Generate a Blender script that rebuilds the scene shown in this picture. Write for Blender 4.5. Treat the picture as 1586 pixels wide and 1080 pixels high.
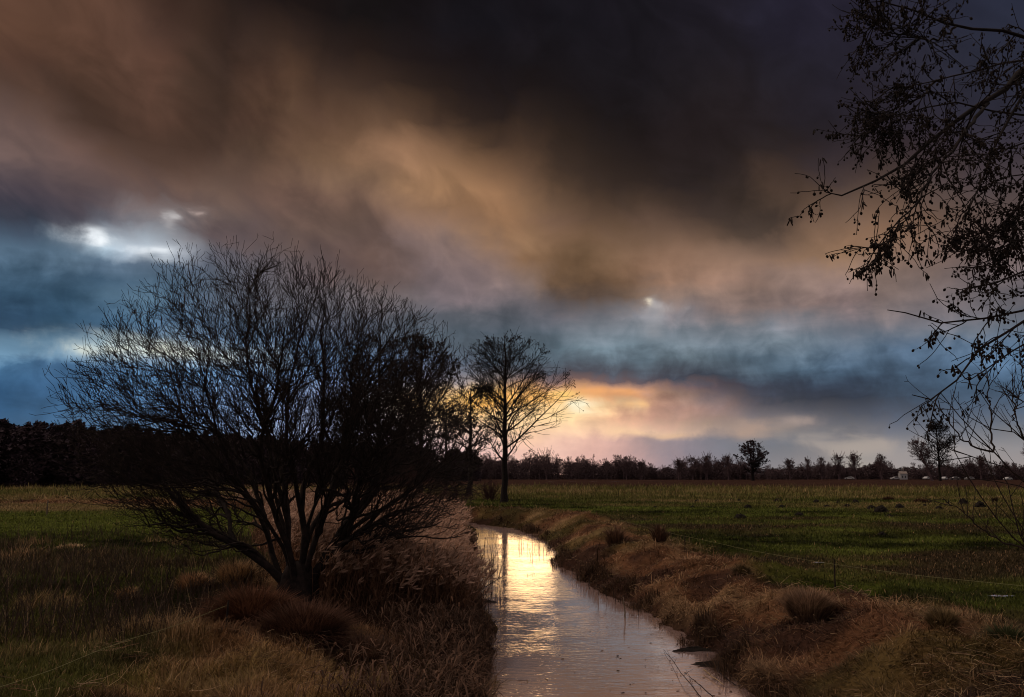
import bpy, math, time
import numpy as np
from mathutils import Vector
T0 = time.time()
for o in list(bpy.data.objects):
    bpy.data.objects.remove(o)
S = bpy.context.scene
C = S.collection
R = math.radians
rng = np.random.default_rng(7)

# ------------------------------------------------------------------ camera
CAM_H, PITCH, FPX = 2.6, R(8.9), 1245.0        # metres, radians, focal length in photo pixels (1586 wide)
cam = bpy.data.cameras.new('camera')
cam.sensor_width = 36.0
cam.lens = 36.0 * FPX / 1586.0
cam.clip_start = 0.05
cam.clip_end = 20000
camo = bpy.data.objects.new('camera', cam)
C.objects.link(camo)
camo.location = (0, 0, CAM_H)
camo.rotation_euler = (R(90) + PITCH, 0, 0)
S.camera = camo
S.render.resolution_x, S.render.resolution_y = 1024, 697
S.render.engine = 'CYCLES'
S.cycles.filter_width = 1.05
S.view_settings.view_transform = 'Standard'
S.view_settings.look = 'None'
S.view_settings.exposure = 0.0
S.view_settings.gamma = 1.0

def ray(px, py):
    "world direction seen at a photo pixel (used to measure the place)"
    a, b = (px - 793.0) / FPX, (540.0 - py) / FPX
    c, s = math.cos(PITCH), math.sin(PITCH)
    return np.array([a, c - b * s, s + b * c])
def at(px, py, z=0.0):
    d = ray(px, py); t = (z - CAM_H) / d[2]
    return np.array([d[0] * t, d[1] * t, z])
def atd(px, py, y):
    d = ray(px, py); t = y / d[1]
    return np.array([d[0] * t, y, CAM_H + d[2] * t])

def lin(c):
    c = np.asarray(c, float) / 255.0
    return np.where(c <= 0.04045, c / 12.92, ((c + 0.055) / 1.055) ** 2.4)

# ------------------------------------------------------------------ sky: Nishita + procedural cloud deck in azimuth / elevation
W = bpy.data.worlds.new('World'); S.world = W; W.use_nodes = True
nt = W.node_tree; nt.nodes.clear()
SUN_AZ, SUN_EL = 1.0, 5.2
class G:
    def __init__(s, tree): s.t = tree
    def n(s, typ, **kw):
        nd = s.t.nodes.new(typ)
        for k, v in kw.items(): setattr(nd, k, v)
        return nd
    def link(s, a, b): s.t.links.new(a, b)
    def inp(s, sock, v):
        if isinstance(v, bpy.types.NodeSocket): s.link(v, sock)
        else: sock.default_value = v
    def m(s, op, a, b=0.0, c=0.0, clamp=False):
        nd = s.n('ShaderNodeMath', operation=op); nd.use_clamp = clamp
        s.inp(nd.inputs[0], a); s.inp(nd.inputs[1], b)
        if len(nd.inputs) > 2: s.inp(nd.inputs[2], c)
        return nd.outputs[0]
    def mix(s, f, a, b, blend='MIX', clamp=True):
        nd = s.n('ShaderNodeMix', data_type='RGBA', blend_type=blend)
        nd.clamp_factor = clamp
        s.inp(nd.inputs[0], f)
        for i, v in ((6, a), (7, b)):
            if isinstance(v, (tuple, list, np.ndarray)): v = (float(v[0]), float(v[1]), float(v[2]), 1.0)
            s.inp(nd.inputs[i], v)
        return nd.outputs[2]
    def vec(s, x, y, z):
        nd = s.n('ShaderNodeCombineXYZ')
        s.inp(nd.inputs[0], x); s.inp(nd.inputs[1], y); s.inp(nd.inputs[2], z)
        return nd.outputs[0]
    def noise(s, v, scale, detail=4.0, rough=0.55, dist=0.0):
        nd = s.n('ShaderNodeTexNoise'); nd.noise_dimensions = '3D'
        if v is not None: s.link(v, nd.inputs['Vector'])
        nd.inputs['Scale'].default_value = scale; nd.inputs['Detail'].default_value = detail
        nd.inputs['Roughness'].default_value = rough; nd.inputs['Distortion'].default_value = dist
        return nd.outputs[0]
    def ss(s, v, a, b):
        nd = s.n('ShaderNodeMapRange', interpolation_type='SMOOTHSTEP')
        s.inp(nd.inputs[0], v); nd.inputs[1].default_value = a; nd.inputs[2].default_value = b
        return nd.outputs[0]
    def maprange(s, v, a, b, c, d):
        nd = s.n('ShaderNodeMapRange'); s.inp(nd.inputs[0], v)
        for i, q in enumerate((a, b, c, d)): nd.inputs[i + 1].default_value = q
        return nd.outputs[0]

SKX = [0, 132, 264, 396, 528, 660, 726, 792, 858, 924, 990, 1056, 1120, 1188, 1320, 1452, 1586]
SKY = {  # colours of the evening cloud deck (sRGB), by height in the view
 0:   [(95,65,52),(92,62,48),(80,55,45),(50,35,31),(35,25,24),(24,18,21),(24,19,24),(24,20,26),(25,21,27),(26,22,28),(27,24,30),(28,25,32),(30,26,34),(32,28,36),(36,33,44),(38,38,52),(40,45,62)],
 60:  [(98,68,52),(97,67,52),(88,60,48),(68,47,39),(42,30,28),(26,20,22),(24,19,23),(24,20,24),(25,21,25),(26,22,26),(28,24,29),(30,26,32),(31,28,34),(33,30,37),(37,34,44),(40,40,53),(42,46,62)],
 120: [(98,70,56),(80,56,45),(78,54,43),(82,58,46),(54,39,33),(32,24,24),(28,22,23),(26,21,24),(26,21,25),(28,23,27),(30,25,29),(33,27,31),(35,29,33),(38,31,36),(38,33,42),(40,39,50),(42,45,60)],
 180: [(110,84,74),(82,60,50),(68,49,40),(90,64,49),(84,60,46),(60,44,36),(46,34,31),(36,28,27),(32,25,26),(31,25,27),(33,27,29),(36,29,32),(39,31,34),(42,34,37),(42,35,42),(42,39,50),(45,45,58)],
 240: [(103,88,88),(112,86,76),(72,54,46),(78,57,46),(102,75,56),(135,100,72),(112,82,60),(80,60,46),(54,42,36),(42,33,31),(39,31,31),(40,32,33),(44,35,36),(52,41,40),(60,47,47),(58,48,54),(55,50,60)],
 300: [(76,74,84),(105,90,90),(104,84,78),(98,78,70),(110,84,68),(142,106,78),(134,100,74),(112,84,61),(92,69,52),(76,57,46),(62,47,40),(55,43,39),(66,51,44),(88,67,54),(94,74,62),(87,72,68),(76,67,72)],
 350: [(78,88,104),(118,128,142),(130,120,122),(106,90,84),(118,94,80),(134,104,84),(145,110,80),(142,107,78),(118,88,66),(100,76,58),(84,64,53),(76,59,51),(84,64,54),(100,76,60),(136,102,78),(112,88,74),(92,80,80)],
 400: [(48,68,88),(72,95,118),(92,102,116),(96,84,82),(106,86,78),(122,96,84),(134,106,88),(140,108,86),(134,100,74),(120,88,65),(110,82,62),(118,88,66),(130,98,76),(138,108,88),(142,114,96),(122,100,92),(103,92,94)],
 440: [(48,70,90),(58,82,104),(74,90,108),(88,84,90),(100,84,80),(118,98,92),(124,104,98),(126,106,98),(118,98,88),(112,88,74),(128,108,96),(140,118,106),(150,122,106),(148,118,102),(138,116,104),(122,107,104),(103,96,102)],
 480: [(42,66,88),(68,98,122),(62,92,118),(78,92,110),(88,90,102),(100,94,98),(102,96,102),(100,95,100),(98,94,100),(112,102,102),(132,122,122),(142,128,126),(146,126,120),(150,124,114),(134,114,108),(116,108,112),(100,100,108)],
 510: [(50,76,98),(74,102,128),(72,104,132),(80,102,126),(84,96,112),(88,92,104),(82,88,100),(84,90,102),(94,104,114),(104,112,120),(112,120,128),(116,120,128),(122,120,124),(128,120,120),(112,114,122),(104,112,124),(96,108,122)],
 540: [(102,142,172),(112,152,182),(118,152,186),(100,132,165),(84,108,134),(84,94,114),(76,86,100),(74,86,98),(78,92,106),(88,102,116),(96,112,126),(104,118,130),(106,120,134),(104,118,132),(90,110,132),(90,114,140),(90,118,148)],
 568: [(60,98,132),(78,114,152),(108,148,188),(118,152,190),(106,134,168),(98,112,138),(80,90,106),(72,82,94),(72,82,94),(74,84,96),(82,96,110),(88,102,116),(84,96,110),(76,90,106),(66,84,102),(78,100,124),(86,112,140)],
 590: [(52,88,122),(68,104,142),(104,145,184),(126,156,196),(128,148,184),(150,150,168),(150,140,140),(140,125,122),(142,116,112),(132,106,104),(108,98,102),(88,86,96),(72,78,90),(62,72,88),(60,74,92),(70,90,112),(80,106,134)],
 608: [(50,85,120),(65,100,136),(102,140,180),(134,160,202),(140,154,188),(190,172,150),(230,190,120),(250,205,120),(240,185,130),(214,160,125),(186,142,122),(158,128,118),(116,104,108),(76,80,92),(58,68,84),(66,84,104),(78,100,124)],
 625: [(50,85,120),(66,101,136),(100,136,176),(138,163,204),(150,160,190),(222,196,150),(248,202,118),(255,206,116),(255,208,132),(250,208,156),(222,172,138),(198,156,132),(150,124,116),(100,94,102),(64,72,86),(70,82,100),(80,98,120)],
 645: [(56,88,120),(72,104,136),(106,138,176),(140,161,200),(150,158,184),(216,188,164),(244,206,150),(250,214,150),(252,216,166),(248,200,162),(214,168,142),(190,152,134),(164,138,126),(118,108,112),(92,92,102),(84,94,110),(96,108,126)],
 670: [(62,92,122),(78,107,137),(112,141,175),(140,160,194),(150,155,182),(205,178,178),(226,190,180),(240,200,178),(244,198,172),(236,184,164),(200,160,146),(172,142,134),(150,134,132),(128,122,128),(122,120,126),(112,116,126),(120,124,132)],
 700: [(70,95,122),(82,108,136),(114,140,172),(140,158,190),(150,155,180),(200,175,178),(222,188,184),(236,192,178),(236,186,172),(224,170,164),(186,150,150),(152,134,142),(140,132,142),(132,132,142),(152,146,146),(148,145,148),(150,145,146)],
 740: [(72,95,122),(82,108,136),(114,140,172),(140,158,190),(150,155,180),(200,172,175),(220,185,180),(235,190,175),(236,186,172),(226,172,166),(190,152,152),(162,138,144),(152,138,144),(150,140,145),(172,158,152),(165,154,150),(160,148,144)],
}
SKX2 = [800, 866, 932, 1000, 1067, 1134, 1200, 1267, 1330]
SKY2 = {  # finer reading of the low deck and the sunset gap
 400: [(134,102,78),(112,86,64),(118,92,70),(130,100,80),(152,119,99),(150,120,102),(133,106,90),(140,110,88),(140,110,85)],
 430: [(140,118,108),(106,80,58),(102,78,58),(122,92,72),(150,117,98),(148,118,104),(142,118,108),(158,133,124),(150,125,118)],
 460: [(112,106,112),(90,74,65),(84,65,52),(128,106,92),(142,122,114),(140,116,105),(140,118,110),(150,126,118),(138,118,116)],
 480: [(100,100,108),(98,94,100),(98,93,97),(152,150,157),(130,118,120),(135,116,110),(128,112,110),(130,112,110),(113,100,104)],
 500: [(80,90,104),(92,97,110),(116,122,132),(120,129,140),(107,110,119),(104,102,107),(130,133,144),(124,120,127),(96,98,109)],
 520: [(76,92,107),(84,101,116),(118,132,145),(110,128,142),(108,123,136),(110,124,137),(128,144,157),(110,124,139),(90,104,121)],
 540: [(70,88,103),(78,100,115),(112,136,151),(106,130,147),(120,136,149),(90,110,127),(76,96,113),(106,127,146),(90,112,135)],
 560: [(70,86,101),(74,90,105),(86,102,117),(78,98,113),(92,111,124),(78,98,115),(70,92,111),(76,102,125),(82,108,135)],
 575: [(66,77,91),(68,73,87),(74,79,93),(74,83,97),(78,91,106),(74,89,104),(64,83,100),(64,85,106),(66,91,116)],
 587: [(92,82,92),(92,78,88),(80,72,84),(70,69,81),(64,71,85),(60,69,83),(60,71,86),(56,71,89),(60,75,95)],
 599: [(205,155,120),(200,150,122),(196,150,124),(166,130,117),(110,92,97),(64,65,77),(58,63,77),(54,63,79),(56,67,83)],
 614: [(252,188,104),(252,190,112),(238,166,110),(192,146,119),(146,120,111),(88,83,91),(58,63,75),(54,61,75),(56,65,81)],
 628: [(255,204,112),(255,228,168),(252,208,150),(188,142,122),(151,120,111),(120,105,106),(70,73,83),(60,65,77),(58,65,79)],
 645: [(255,220,150),(255,225,170),(238,184,146),(196,150,131),(166,135,121),(131,118,117),(112,108,114),(94,95,104),(87,91,102)],
 662: [(250,208,165),(252,212,175),(242,197,160),(222,182,155),(190,160,140),(135,125,125),(136,126,121),(104,105,112),(114,112,116)],
 680: [(244,198,172),(247,202,180),(218,172,160),(166,145,145),(139,130,138),(114,118,128),(109,114,124),(107,110,118),(103,106,116)],
 700: [(240,194,176),(242,197,180),(217,171,160),(171,146,146),(135,128,138),(123,124,132),(121,122,128),(130,126,128),(155,150,145)],
 740: [(238,190,176),(242,191,178),(221,175,168),(178,150,152),(150,138,145),(140,134,140),(142,136,140),(160,150,148),(172,160,150)],
}
T3 = """0: 100,70,56 94,66,52 78,56,45 92,65,52 75,54,44 52,37,31 58,41,34 42,32,28 34,25,24 28,21,20 22,17,17 20,17,18 20,17,18 22,18,21 21,18,22 20,18,23 21,19,24
40: 98,68,54 92,65,51 82,58,46 96,68,55 95,68,56 70,50,42 62,45,37 50,37,32 52,38,33 38,28,26 28,21,21 22,18,18 22,18,19 22,18,21 20,18,22 20,18,23 21,20,25
80: 82,58,47 84,59,48 80,57,46 85,60,48 92,66,54 88,62,51 62,46,38 52,38,33 62,46,38 64,47,39 44,33,29 38,28,26 30,23,23 26,20,21 24,19,21 21,18,22 22,19,23
120: 86,64,54 80,58,48 78,56,45 66,48,39 84,60,49 84,60,49 66,49,40 58,43,36 74,53,43 88,64,50 62,46,38 56,42,35 50,38,34 36,27,26 30,23,24 26,20,22 24,20,23
160: 106,84,78 92,70,60 74,54,45 64,47,38 72,52,43 86,61,50 70,51,42 62,46,38 76,55,44 94,70,55 74,54,44 84,62,49 66,49,40 54,41,34 42,32,29 32,25,25 30,24,25
200: 108,90,88 110,88,82 84,64,55 68,50,41 66,48,40 70,51,42 68,50,41 66,49,41 80,58,48 98,73,58 100,74,58 106,80,62 122,92,70 92,68,52 58,44,37 46,35,31 42,33,31
240: 96,82,84 118,96,90 124,98,92 104,80,70 82,62,53 76,57,48 70,52,44 72,54,46 86,66,54 106,80,64 112,86,66 124,94,72 156,118,92 172,130,99 112,84,62 84,63,49 66,50,41
280: 78,72,80 88,76,80 106,88,86 110,88,84 100,80,74 98,76,68 104,82,72 98,78,68 98,76,66 104,80,68 120,94,78 128,100,80 142,110,86 142,108,80 160,121,89 162,121,89 112,84,62
310: 64,62,74 70,64,74 82,72,78 88,76,80 98,82,82 108,90,86 98,80,76 116,94,84 96,76,70 100,78,70 108,84,74 120,94,80 138,108,88 128,98,76 130,98,72 150,112,82 140,104,76
335: 54,60,74 58,60,72 68,64,74 88,86,96 100,96,102 150,142,144 110,94,90 104,88,84 98,82,80 98,78,70 100,80,72 108,86,76 124,98,86 140,112,98 146,112,88 136,102,76 144,108,80
355: 70,86,104 56,62,76 66,66,78 96,104,118 120,126,138 128,126,132 84,74,78 92,78,78 98,82,82 96,78,72 94,76,70 104,84,76 112,90,82 140,116,108 148,118,100 150,114,86 142,108,80
372: 80,104,126 76,94,114 82,92,108 200,222,236 155,174,190 190,195,202 92,88,96 86,76,78 96,82,82 96,80,76 94,76,72 104,84,78 106,86,80 134,114,112 146,120,108 146,114,90 146,110,82
388: 84,108,130 90,114,136 112,136,156 150,178,198 150,170,190 208,217,226 130,130,142 92,84,88 96,84,86 96,82,80 92,76,74 102,82,76 108,86,78 120,102,100 140,118,112 144,114,96 140,108,84
405: 72,98,120 74,98,120 78,100,122 84,106,128 92,112,132 100,116,136 96,104,120 90,92,104 96,90,96 96,86,88 92,78,78 100,80,76 104,84,78 116,98,96 130,112,112 146,120,110 138,110,92
430: 48,70,90 50,74,94 52,76,96 58,82,104 66,90,112 76,98,118 84,100,118 88,96,110 98,96,104 98,90,94 96,84,86 98,80,76 100,82,78 110,94,94 120,106,110 138,118,116 136,114,108
460: 52,78,100 44,68,90 50,76,98 66,94,118 106,136,158 78,104,128 86,104,122 88,96,110 96,96,104 98,94,100 104,100,106 108,102,106 104,94,94 112,104,108 116,104,110 130,114,116 112,106,112
490: 36,56,78 38,60,82 48,76,100 62,92,118 70,100,126 76,104,130 84,104,128 86,100,118 88,98,112 90,96,108 92,94,104 94,92,100 92,92,100 92,96,106 88,94,104 94,96,104 88,94,106
515: 58,86,110 46,72,96 56,86,110 66,98,126 84,116,144 90,118,146 90,116,144 86,108,134 84,102,124 84,100,120 84,96,116 84,92,108 82,92,106 80,92,104 78,90,102 78,90,102 78,90,104
540: 128,164,190 110,148,176 116,154,182 150,185,205 190,205,205 185,200,205 140,165,190 110,138,170 100,132,165 92,118,150 86,110,138 84,102,124 82,96,114 78,90,104 76,88,100 74,86,98 72,86,99"""
T4 = """0: 22,19,24 24,22,28 25,22,29 26,24,30 28,25,33 30,27,36 32,30,42 34,31,44 36,33,46
60: 21,18,22 22,20,25 23,21,26 25,22,28 28,25,31 30,27,34 32,29,40 34,31,42 38,36,50
120: 24,20,22 25,21,24 24,21,25 25,22,26 31,27,31 34,29,33 34,31,38 36,33,42 38,35,46
160: 34,26,26 30,24,25 24,20,23 26,22,25 34,28,31 36,30,33 36,31,36 36,32,40 38,34,44
200: 58,44,36 42,33,30 28,23,24 27,22,24 36,29,31 38,31,33 38,32,35 36,32,39 40,35,42
240: 86,64,50 50,39,33 42,33,30 34,27,27 40,32,33 38,31,32 48,39,38 42,35,39 50,42,47
280: 122,92,70 66,51,42 50,39,34 44,35,33 38,31,31 44,36,35 78,60,51 62,50,48 68,56,56
310: 134,102,76 96,74,58 62,48,40 68,53,44 54,43,39 50,41,38 76,60,50 96,75,62 90,74,68
340: 140,106,80 112,86,70 84,65,52 98,76,64 76,60,52 56,46,42 66,54,48 118,92,76 120,96,80
370: 142,110,82 128,98,76 112,86,66 112,88,72 118,92,76 84,68,58 78,64,56 128,100,80 148,114,90"""
def table(t):
    ys, cs = [], []
    for ln in t.split('\n'):
        a, b = ln.split(': '); ys.append(float(a)); cs.append([[float(v) for v in q.split(',')] for q in b.split()])
    return np.array(ys), lin(np.array(cs))
sk3_y, sk3_c = table(T3); sk4_y, sk4_c = table(T4); SKX3 = np.arange(17) * 50.0
for k, r in zip(sk4_y, T4.split('\n')): SKY2[k] = [tuple(float(v) for v in q.split(',')) for q in r.split(': ')[1].split()]
for k in (500, 520, 540, 560, 575): SKY2[k] = [tuple(.84 * v + .16 * (sum(c) / 3) for v in c) for c in SKY2[k]]
sk2_y = np.array(sorted(SKY2)); sk2_c = lin(np.array([SKY2[k] for k in sk2_y]))
sky_y = np.array(sorted(SKY)); sky_c = lin(np.array([SKY[k] for k in sky_y]))
def sky_px(px, py):
    px = np.clip(px, 0, 1586); py = np.clip(py, 0, 740)
    out = []
    for ch in range(3):
        rows = np.array([np.interp(px, SKX, sky_c[i, :, ch]) for i in range(len(sky_y))])
        a_ = np.interp(py, sky_y, rows)
        r2 = np.array([np.interp(px, SKX2, sk2_c[i, :, ch]) for i in range(len(sk2_y))])
        w_ = np.interp(px, [770, 800, 1330, 1370], [0, 1, 1, 0])
        c2 = a_ * (1 - w_) + np.interp(py, sk2_y, r2) * w_
        r3 = np.array([np.interp(px, SKX3, sk3_c[i, :, ch]) for i in range(len(sk3_y))])
        w3 = min(np.interp(px, [790, 800], [1, 0]), np.interp(py, [540, 560], [1, 0]))
        out.append(c2 * (1 - w3) + np.interp(py, sk3_y, r3) * w3)
    return np.array(out)
def azel_px(az, el):
    d = np.array([math.sin(az) * math.cos(el), math.cos(az) * math.cos(el), math.sin(el)])
    c, s = math.cos(PITCH), math.sin(PITCH)
    f = d[1] * c + d[2] * s; u = -d[1] * s + d[2] * c
    return 793 + FPX * d[0] / f, 540 - FPX * u / f

g = G(nt)
tc = g.n('ShaderNodeTexCoord'); gen = tc.outputs['Generated']
sep = g.n('ShaderNodeSeparateXYZ'); g.link(gen, sep.inputs[0])
dx, dy, dz = sep.outputs
az = g.m('ARCTAN2', dx, dy)                      # radians
el = g.m('ARCSINE', dz)
DEG = 180 / math.pi
azd = g.m('MULTIPLY', az, DEG); eld = g.m('MULTIPLY', el, DEG)
av = g.vec(g.m('MULTIPLY', azd, 0.1), g.m('MULTIPLY', eld, 0.1), 0.0)            # 1 unit = 10 degrees
# low deck: flat streaks; upper deck: torn diagonal fall streaks
lowv = g.vec(g.m('MULTIPLY', azd, 0.07), g.m('MULTIPLY', eld, 0.30), 3.1)
diag_u = g.m('ADD', g.m('MULTIPLY', azd, 0.081), g.m('MULTIPLY', eld, -0.058))
diag_v = g.m('ADD', g.m('MULTIPLY', azd, 0.058), g.m('MULTIPLY', eld, 0.081))
upv = g.vec(g.m('MULTIPLY', diag_u, 0.75), g.m('MULTIPLY', diag_v, 1.25), 7.7)
nl1 = g.noise(lowv, 1.0, 5, 0.55); nl2 = g.noise(lowv, 2.1, 4, 0.5, 0.3)
nu1 = g.noise(upv, 1.0, 5, 0.5);   nu2 = g.noise(upv, 2.4, 4, 0.5, 0.8)
nb = g.noise(av, 3.2, 5, 0.55, 0.3); nb2 = g.noise(av, 5.0, 5, 0.55, 0.4)
fup = g.ss(eld, 9.0, 19.0)
wy_l = g.m('ADD', g.m('MULTIPLY', g.m('SUBTRACT', nl2, .5), 1.3), g.m('MULTIPLY', g.m('SUBTRACT', nb2, .5), 1.8))
wx_l = g.m('MULTIPLY', g.m('SUBTRACT', nb, .5), 5.0)
wy_u = g.m('MULTIPLY', g.m('SUBTRACT', nu2, .5), 3.4)
wx_u = g.m('MULTIPLY', g.m('SUBTRACT', nb, .5), 4.0)
lowfade = g.ss(eld, -1.0, 3.5)
wy = g.m('ADD', g.m('MULTIPLY', g.m('MULTIPLY', wy_l, lowfade), g.m('SUBTRACT', 1.0, fup)), g.m('MULTIPLY', wy_u, fup))
wx = g.m('ADD', g.m('MULTIPLY', wx_l, g.m('SUBTRACT', 1.0, fup)), g.m('MULTIPLY', wx_u, fup))
aw = g.m('ADD', azd, wx); ew = g.m('ADD', eld, wy)
AZR = 34.0
ELS = [-2, .4, 1.5, 2.4, 3.2, 4.0, 4.8, 5.4, 6.0, 6.6, 7.2, 8, 9, 10, 11.2, 12.4, 13.5, 14.5, 15.4, 16.2, 17, 18, 19, 20.3, 21.6, 23, 24.7, 26.5, 28.5, 31, 34]
apos = g.maprange(aw, -AZR, AZR, 0.0, 1.0)
prev = None
for i, e in enumerate(ELS):
    nd = g.n('ShaderNodeValToRGB'); g.link(apos, nd.inputs[0])
    cr = nd.color_ramp; cr.interpolation = 'LINEAR'
    NS = 32
    for k in range(NS):
        p = k / (NS - 1)
        a = (-AZR + 2 * AZR * p)
        px, py = azel_px(R(np.clip(a, -32.5, 32.5)), R(e))
        c = sky_px(px, py)
        el_ = cr.elements[k] if k < 2 else cr.elements.new(p)
        el_.position = p
        el_.color = (float(c[0]), float(c[1]), float(c[2]), 1)
    if prev is None: prev = nd.outputs[0]
    else:
        f = g.ss(ew, ELS[i - 1], e) if (e - ELS[i - 1]) < 0 else g.maprange(ew, ELS[i - 1], e, 0.0, 1.0)
        prev = g.mix(f, prev, nd.outputs[0])
col = prev
# tonal texture in the clouds
tl = g.m('ADD', g.m('MULTIPLY', g.m('SUBTRACT', nl2, .5), 1.3), g.m('MULTIPLY', g.m('SUBTRACT', nb2, .5), 1.7))
tu = g.m('ADD', g.m('MULTIPLY', g.m('SUBTRACT', nu2, .5), 1.5), g.m('MULTIPLY', g.m('SUBTRACT', nb, .5), 0.5))
tt = g.m('ADD', g.m('MULTIPLY', tl, g.m('SUBTRACT', 1.0, fup)), g.m('MULTIPLY', tu, fup))
tt = g.m('MULTIPLY', tt, g.ss(eld, 0.0, 5.0))
tm = g.m('POWER', 2.0, g.m('MULTIPLY', tt, 1.0))
vm = g.n('ShaderNodeVectorMath', operation='SCALE'); g.link(col, vm.inputs[0]); g.link(tm, vm.inputs['Scale'])
col = vm.outputs[0]
# breaks in the cloud: bright holes and torn pale edges
def spot(col, px, py, sx, sy, c, gain=1.0, rag=1.0, tilt=0.0):
    d = ray(px, py); a0 = math.degrees(math.atan2(d[0], d[1])); e0 = math.degrees(math.asin(d[2] / np.linalg.norm(d)))
    jx = g.m('MULTIPLY', g.m('SUBTRACT', nb, .5), 5.0 * rag * sx); jy = g.m('MULTIPLY', g.m('SUBTRACT', nl2, .5), 5.0 * rag * sy)
    ux = g.m('ADD', g.m('SUBTRACT', azd, a0), jx); uy = g.m('ADD', g.m('SUBTRACT', eld, e0), jy)
    uy = g.m('ADD', uy, g.m('MULTIPLY', ux, tilt))
    ux = g.m('DIVIDE', ux, sx); uy = g.m('DIVIDE', uy, sy)
    q = g.m('ADD', g.m('MULTIPLY', ux, ux), g.m('MULTIPLY', uy, uy))
    f = g.m('MULTIPLY', g.m('EXPONENT', g.m('MULTIPLY', q, -1.0)), gain, clamp=True)
    return g.mix(f, col, tuple(lin(c)))
col = spot(col, 154, 369, 1.5, 0.5, (244,250,255), 1.0, 1.0)
col = spot(col, 240, 388, 0.9, 0.42, (232,238,244), 0.9, 1.2)
col = spot(col, 256, 333, 0.5, 0.5, (205,200,200), 0.7, 1.6)
col = spot(col, 302, 328, 0.4, 0.25, (178,158,152), 0.7, 2.0)
col = spot(col, 240, 545, 5.0, 0.7, (235,235,215), 0.75, 0.9)
col = spot(col, 1001, 466, 0.30, 0.20, (250,232,200), 1.0, 2.4)
col = spot(col, 1008, 470, 0.9, 0.45, (196,188,184), 0.7, 2.0)
col = spot(col, 1022, 474, 0.9, 0.4, (175,165,165), 0.6, 1.4)
col = spot(col, 1012, 492, 0.9, 1.5, (150,150,155), 0.6, 0.6)
col = spot(col, 765, 622, 3.6, 0.8, (255,182,84), 0.95, 0.5)
col = spot(col, 893, 629, 1.9, 0.40, (255,243,208), 1.3, 0.9)
col = spot(col, 935, 607, 2.2, 0.28, (250,176,112), 0.7, 0.9)
col = spot(col, 868, 612, 1.0, 0.35, (255,208,120), 0.9, 0.6)
col = spot(col, 800, 650, 3.0, 1.3, (255,214,165), 0.8, 0.3)
col = spot(col, 984, 626, 0.8, 0.20, (250,198,140), 0.8, 0.9)
col = spot(col, 1165, 660, 1.9, 0.5, (176,150,135), 0.8, 0.9, 0.10)
col = spot(col, 1045, 667, 1.5, 0.30, (222,184,152), 0.8, 1.2)
col = spot(col, 975, 663, 1.8, 0.28, (250,208,165), 0.7, 1.2)
col = spot(col, 1238, 655, 1.1, 0.4, (168,150,142), 0.8, 0.9)
col = spot(col, 1340, 690, 3.6, 0.55, (172,160,152), 0.85, 0.7, 0.12)
# beyond the photographed quarter of the sky: even grey evening cloud, lighter overhead and behind
tilt = g.m('ADD', g.m('MULTIPLY', dz, 0.45), g.m('MULTIPLY', dy, -0.35))
far_f = g.ss(g.m('ABSOLUTE', azd), 36.0, 80.0)
backc = g.mix(g.ss(nb, 0.3, 0.7), tuple(lin((120,112,114))), tuple(lin((140,128,122))))
zenc = g.mix(g.ss(nb, 0.3, 0.7), tuple(lin((190,176,168)) * 1.5), tuple(lin((205,186,172)) * 1.5))
col = g.mix(far_f, col, backc)
col = g.mix(g.ss(eld, 38.0, 66.0), col, zenc)
# bright patch added to the sky high left, unseen, to side-light the grass
bu = g.m('DIVIDE', g.m('ADD', azd, 78.0), 13.0); bv = g.m('DIVIDE', g.m('SUBTRACT', eld, 44.0), 8.0)
bf = g.m('EXPONENT', g.m('MULTIPLY', g.m('ADD', g.m('MULTIPLY', bu, bu), g.m('MULTIPLY', bv, bv)), -1.0))
col = g.mix(bf, col, (15.0, 11.4, 8.6), clamp=True)
below = g.ss(eld, -8.0, -1.0)
col = g.mix(below, (0.02, 0.02, 0.02), col)
bg2 = g.n('ShaderNodeBackground'); g.link(col, bg2.inputs[0]); bg2.inputs[1].default_value = 1.0
skyn = g.n('ShaderNodeTexSky'); skyn.sky_type = 'NISHITA'; skyn.sun_disc = False
skyn.sun_elevation = R(SUN_EL); skyn.sun_rotation = R(SUN_AZ); skyn.dust_density = 3.0
bg1 = g.n('ShaderNodeBackground'); g.link(skyn.outputs[0], bg1.inputs[0]); bg1.inputs[1].default_value = 0.0002
addn = g.n('ShaderNodeAddShader'); g.link(bg1.outputs[0], addn.inputs[0]); g.link(bg2.outputs[0], addn.inputs[1])
wo = g.n('ShaderNodeOutputWorld'); g.link(addn.outputs[0], wo.inputs[0])

sun = bpy.data.lights.new('sun', 'SUN'); sun.energy = 0.016; sun.angle = R(4.0); sun.color = (1.0, 0.62, 0.30)
suno = bpy.data.objects.new('sun', sun); C.objects.link(suno)
sd = Vector((math.sin(R(SUN_AZ)) * math.cos(R(SUN_EL)), math.cos(R(SUN_AZ)) * math.cos(R(SUN_EL)), math.sin(R(SUN_EL))))
suno.rotation_euler = sd.to_track_quat('Z', 'Y').to_euler()
suno.location = (0, 0, 30)

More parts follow.
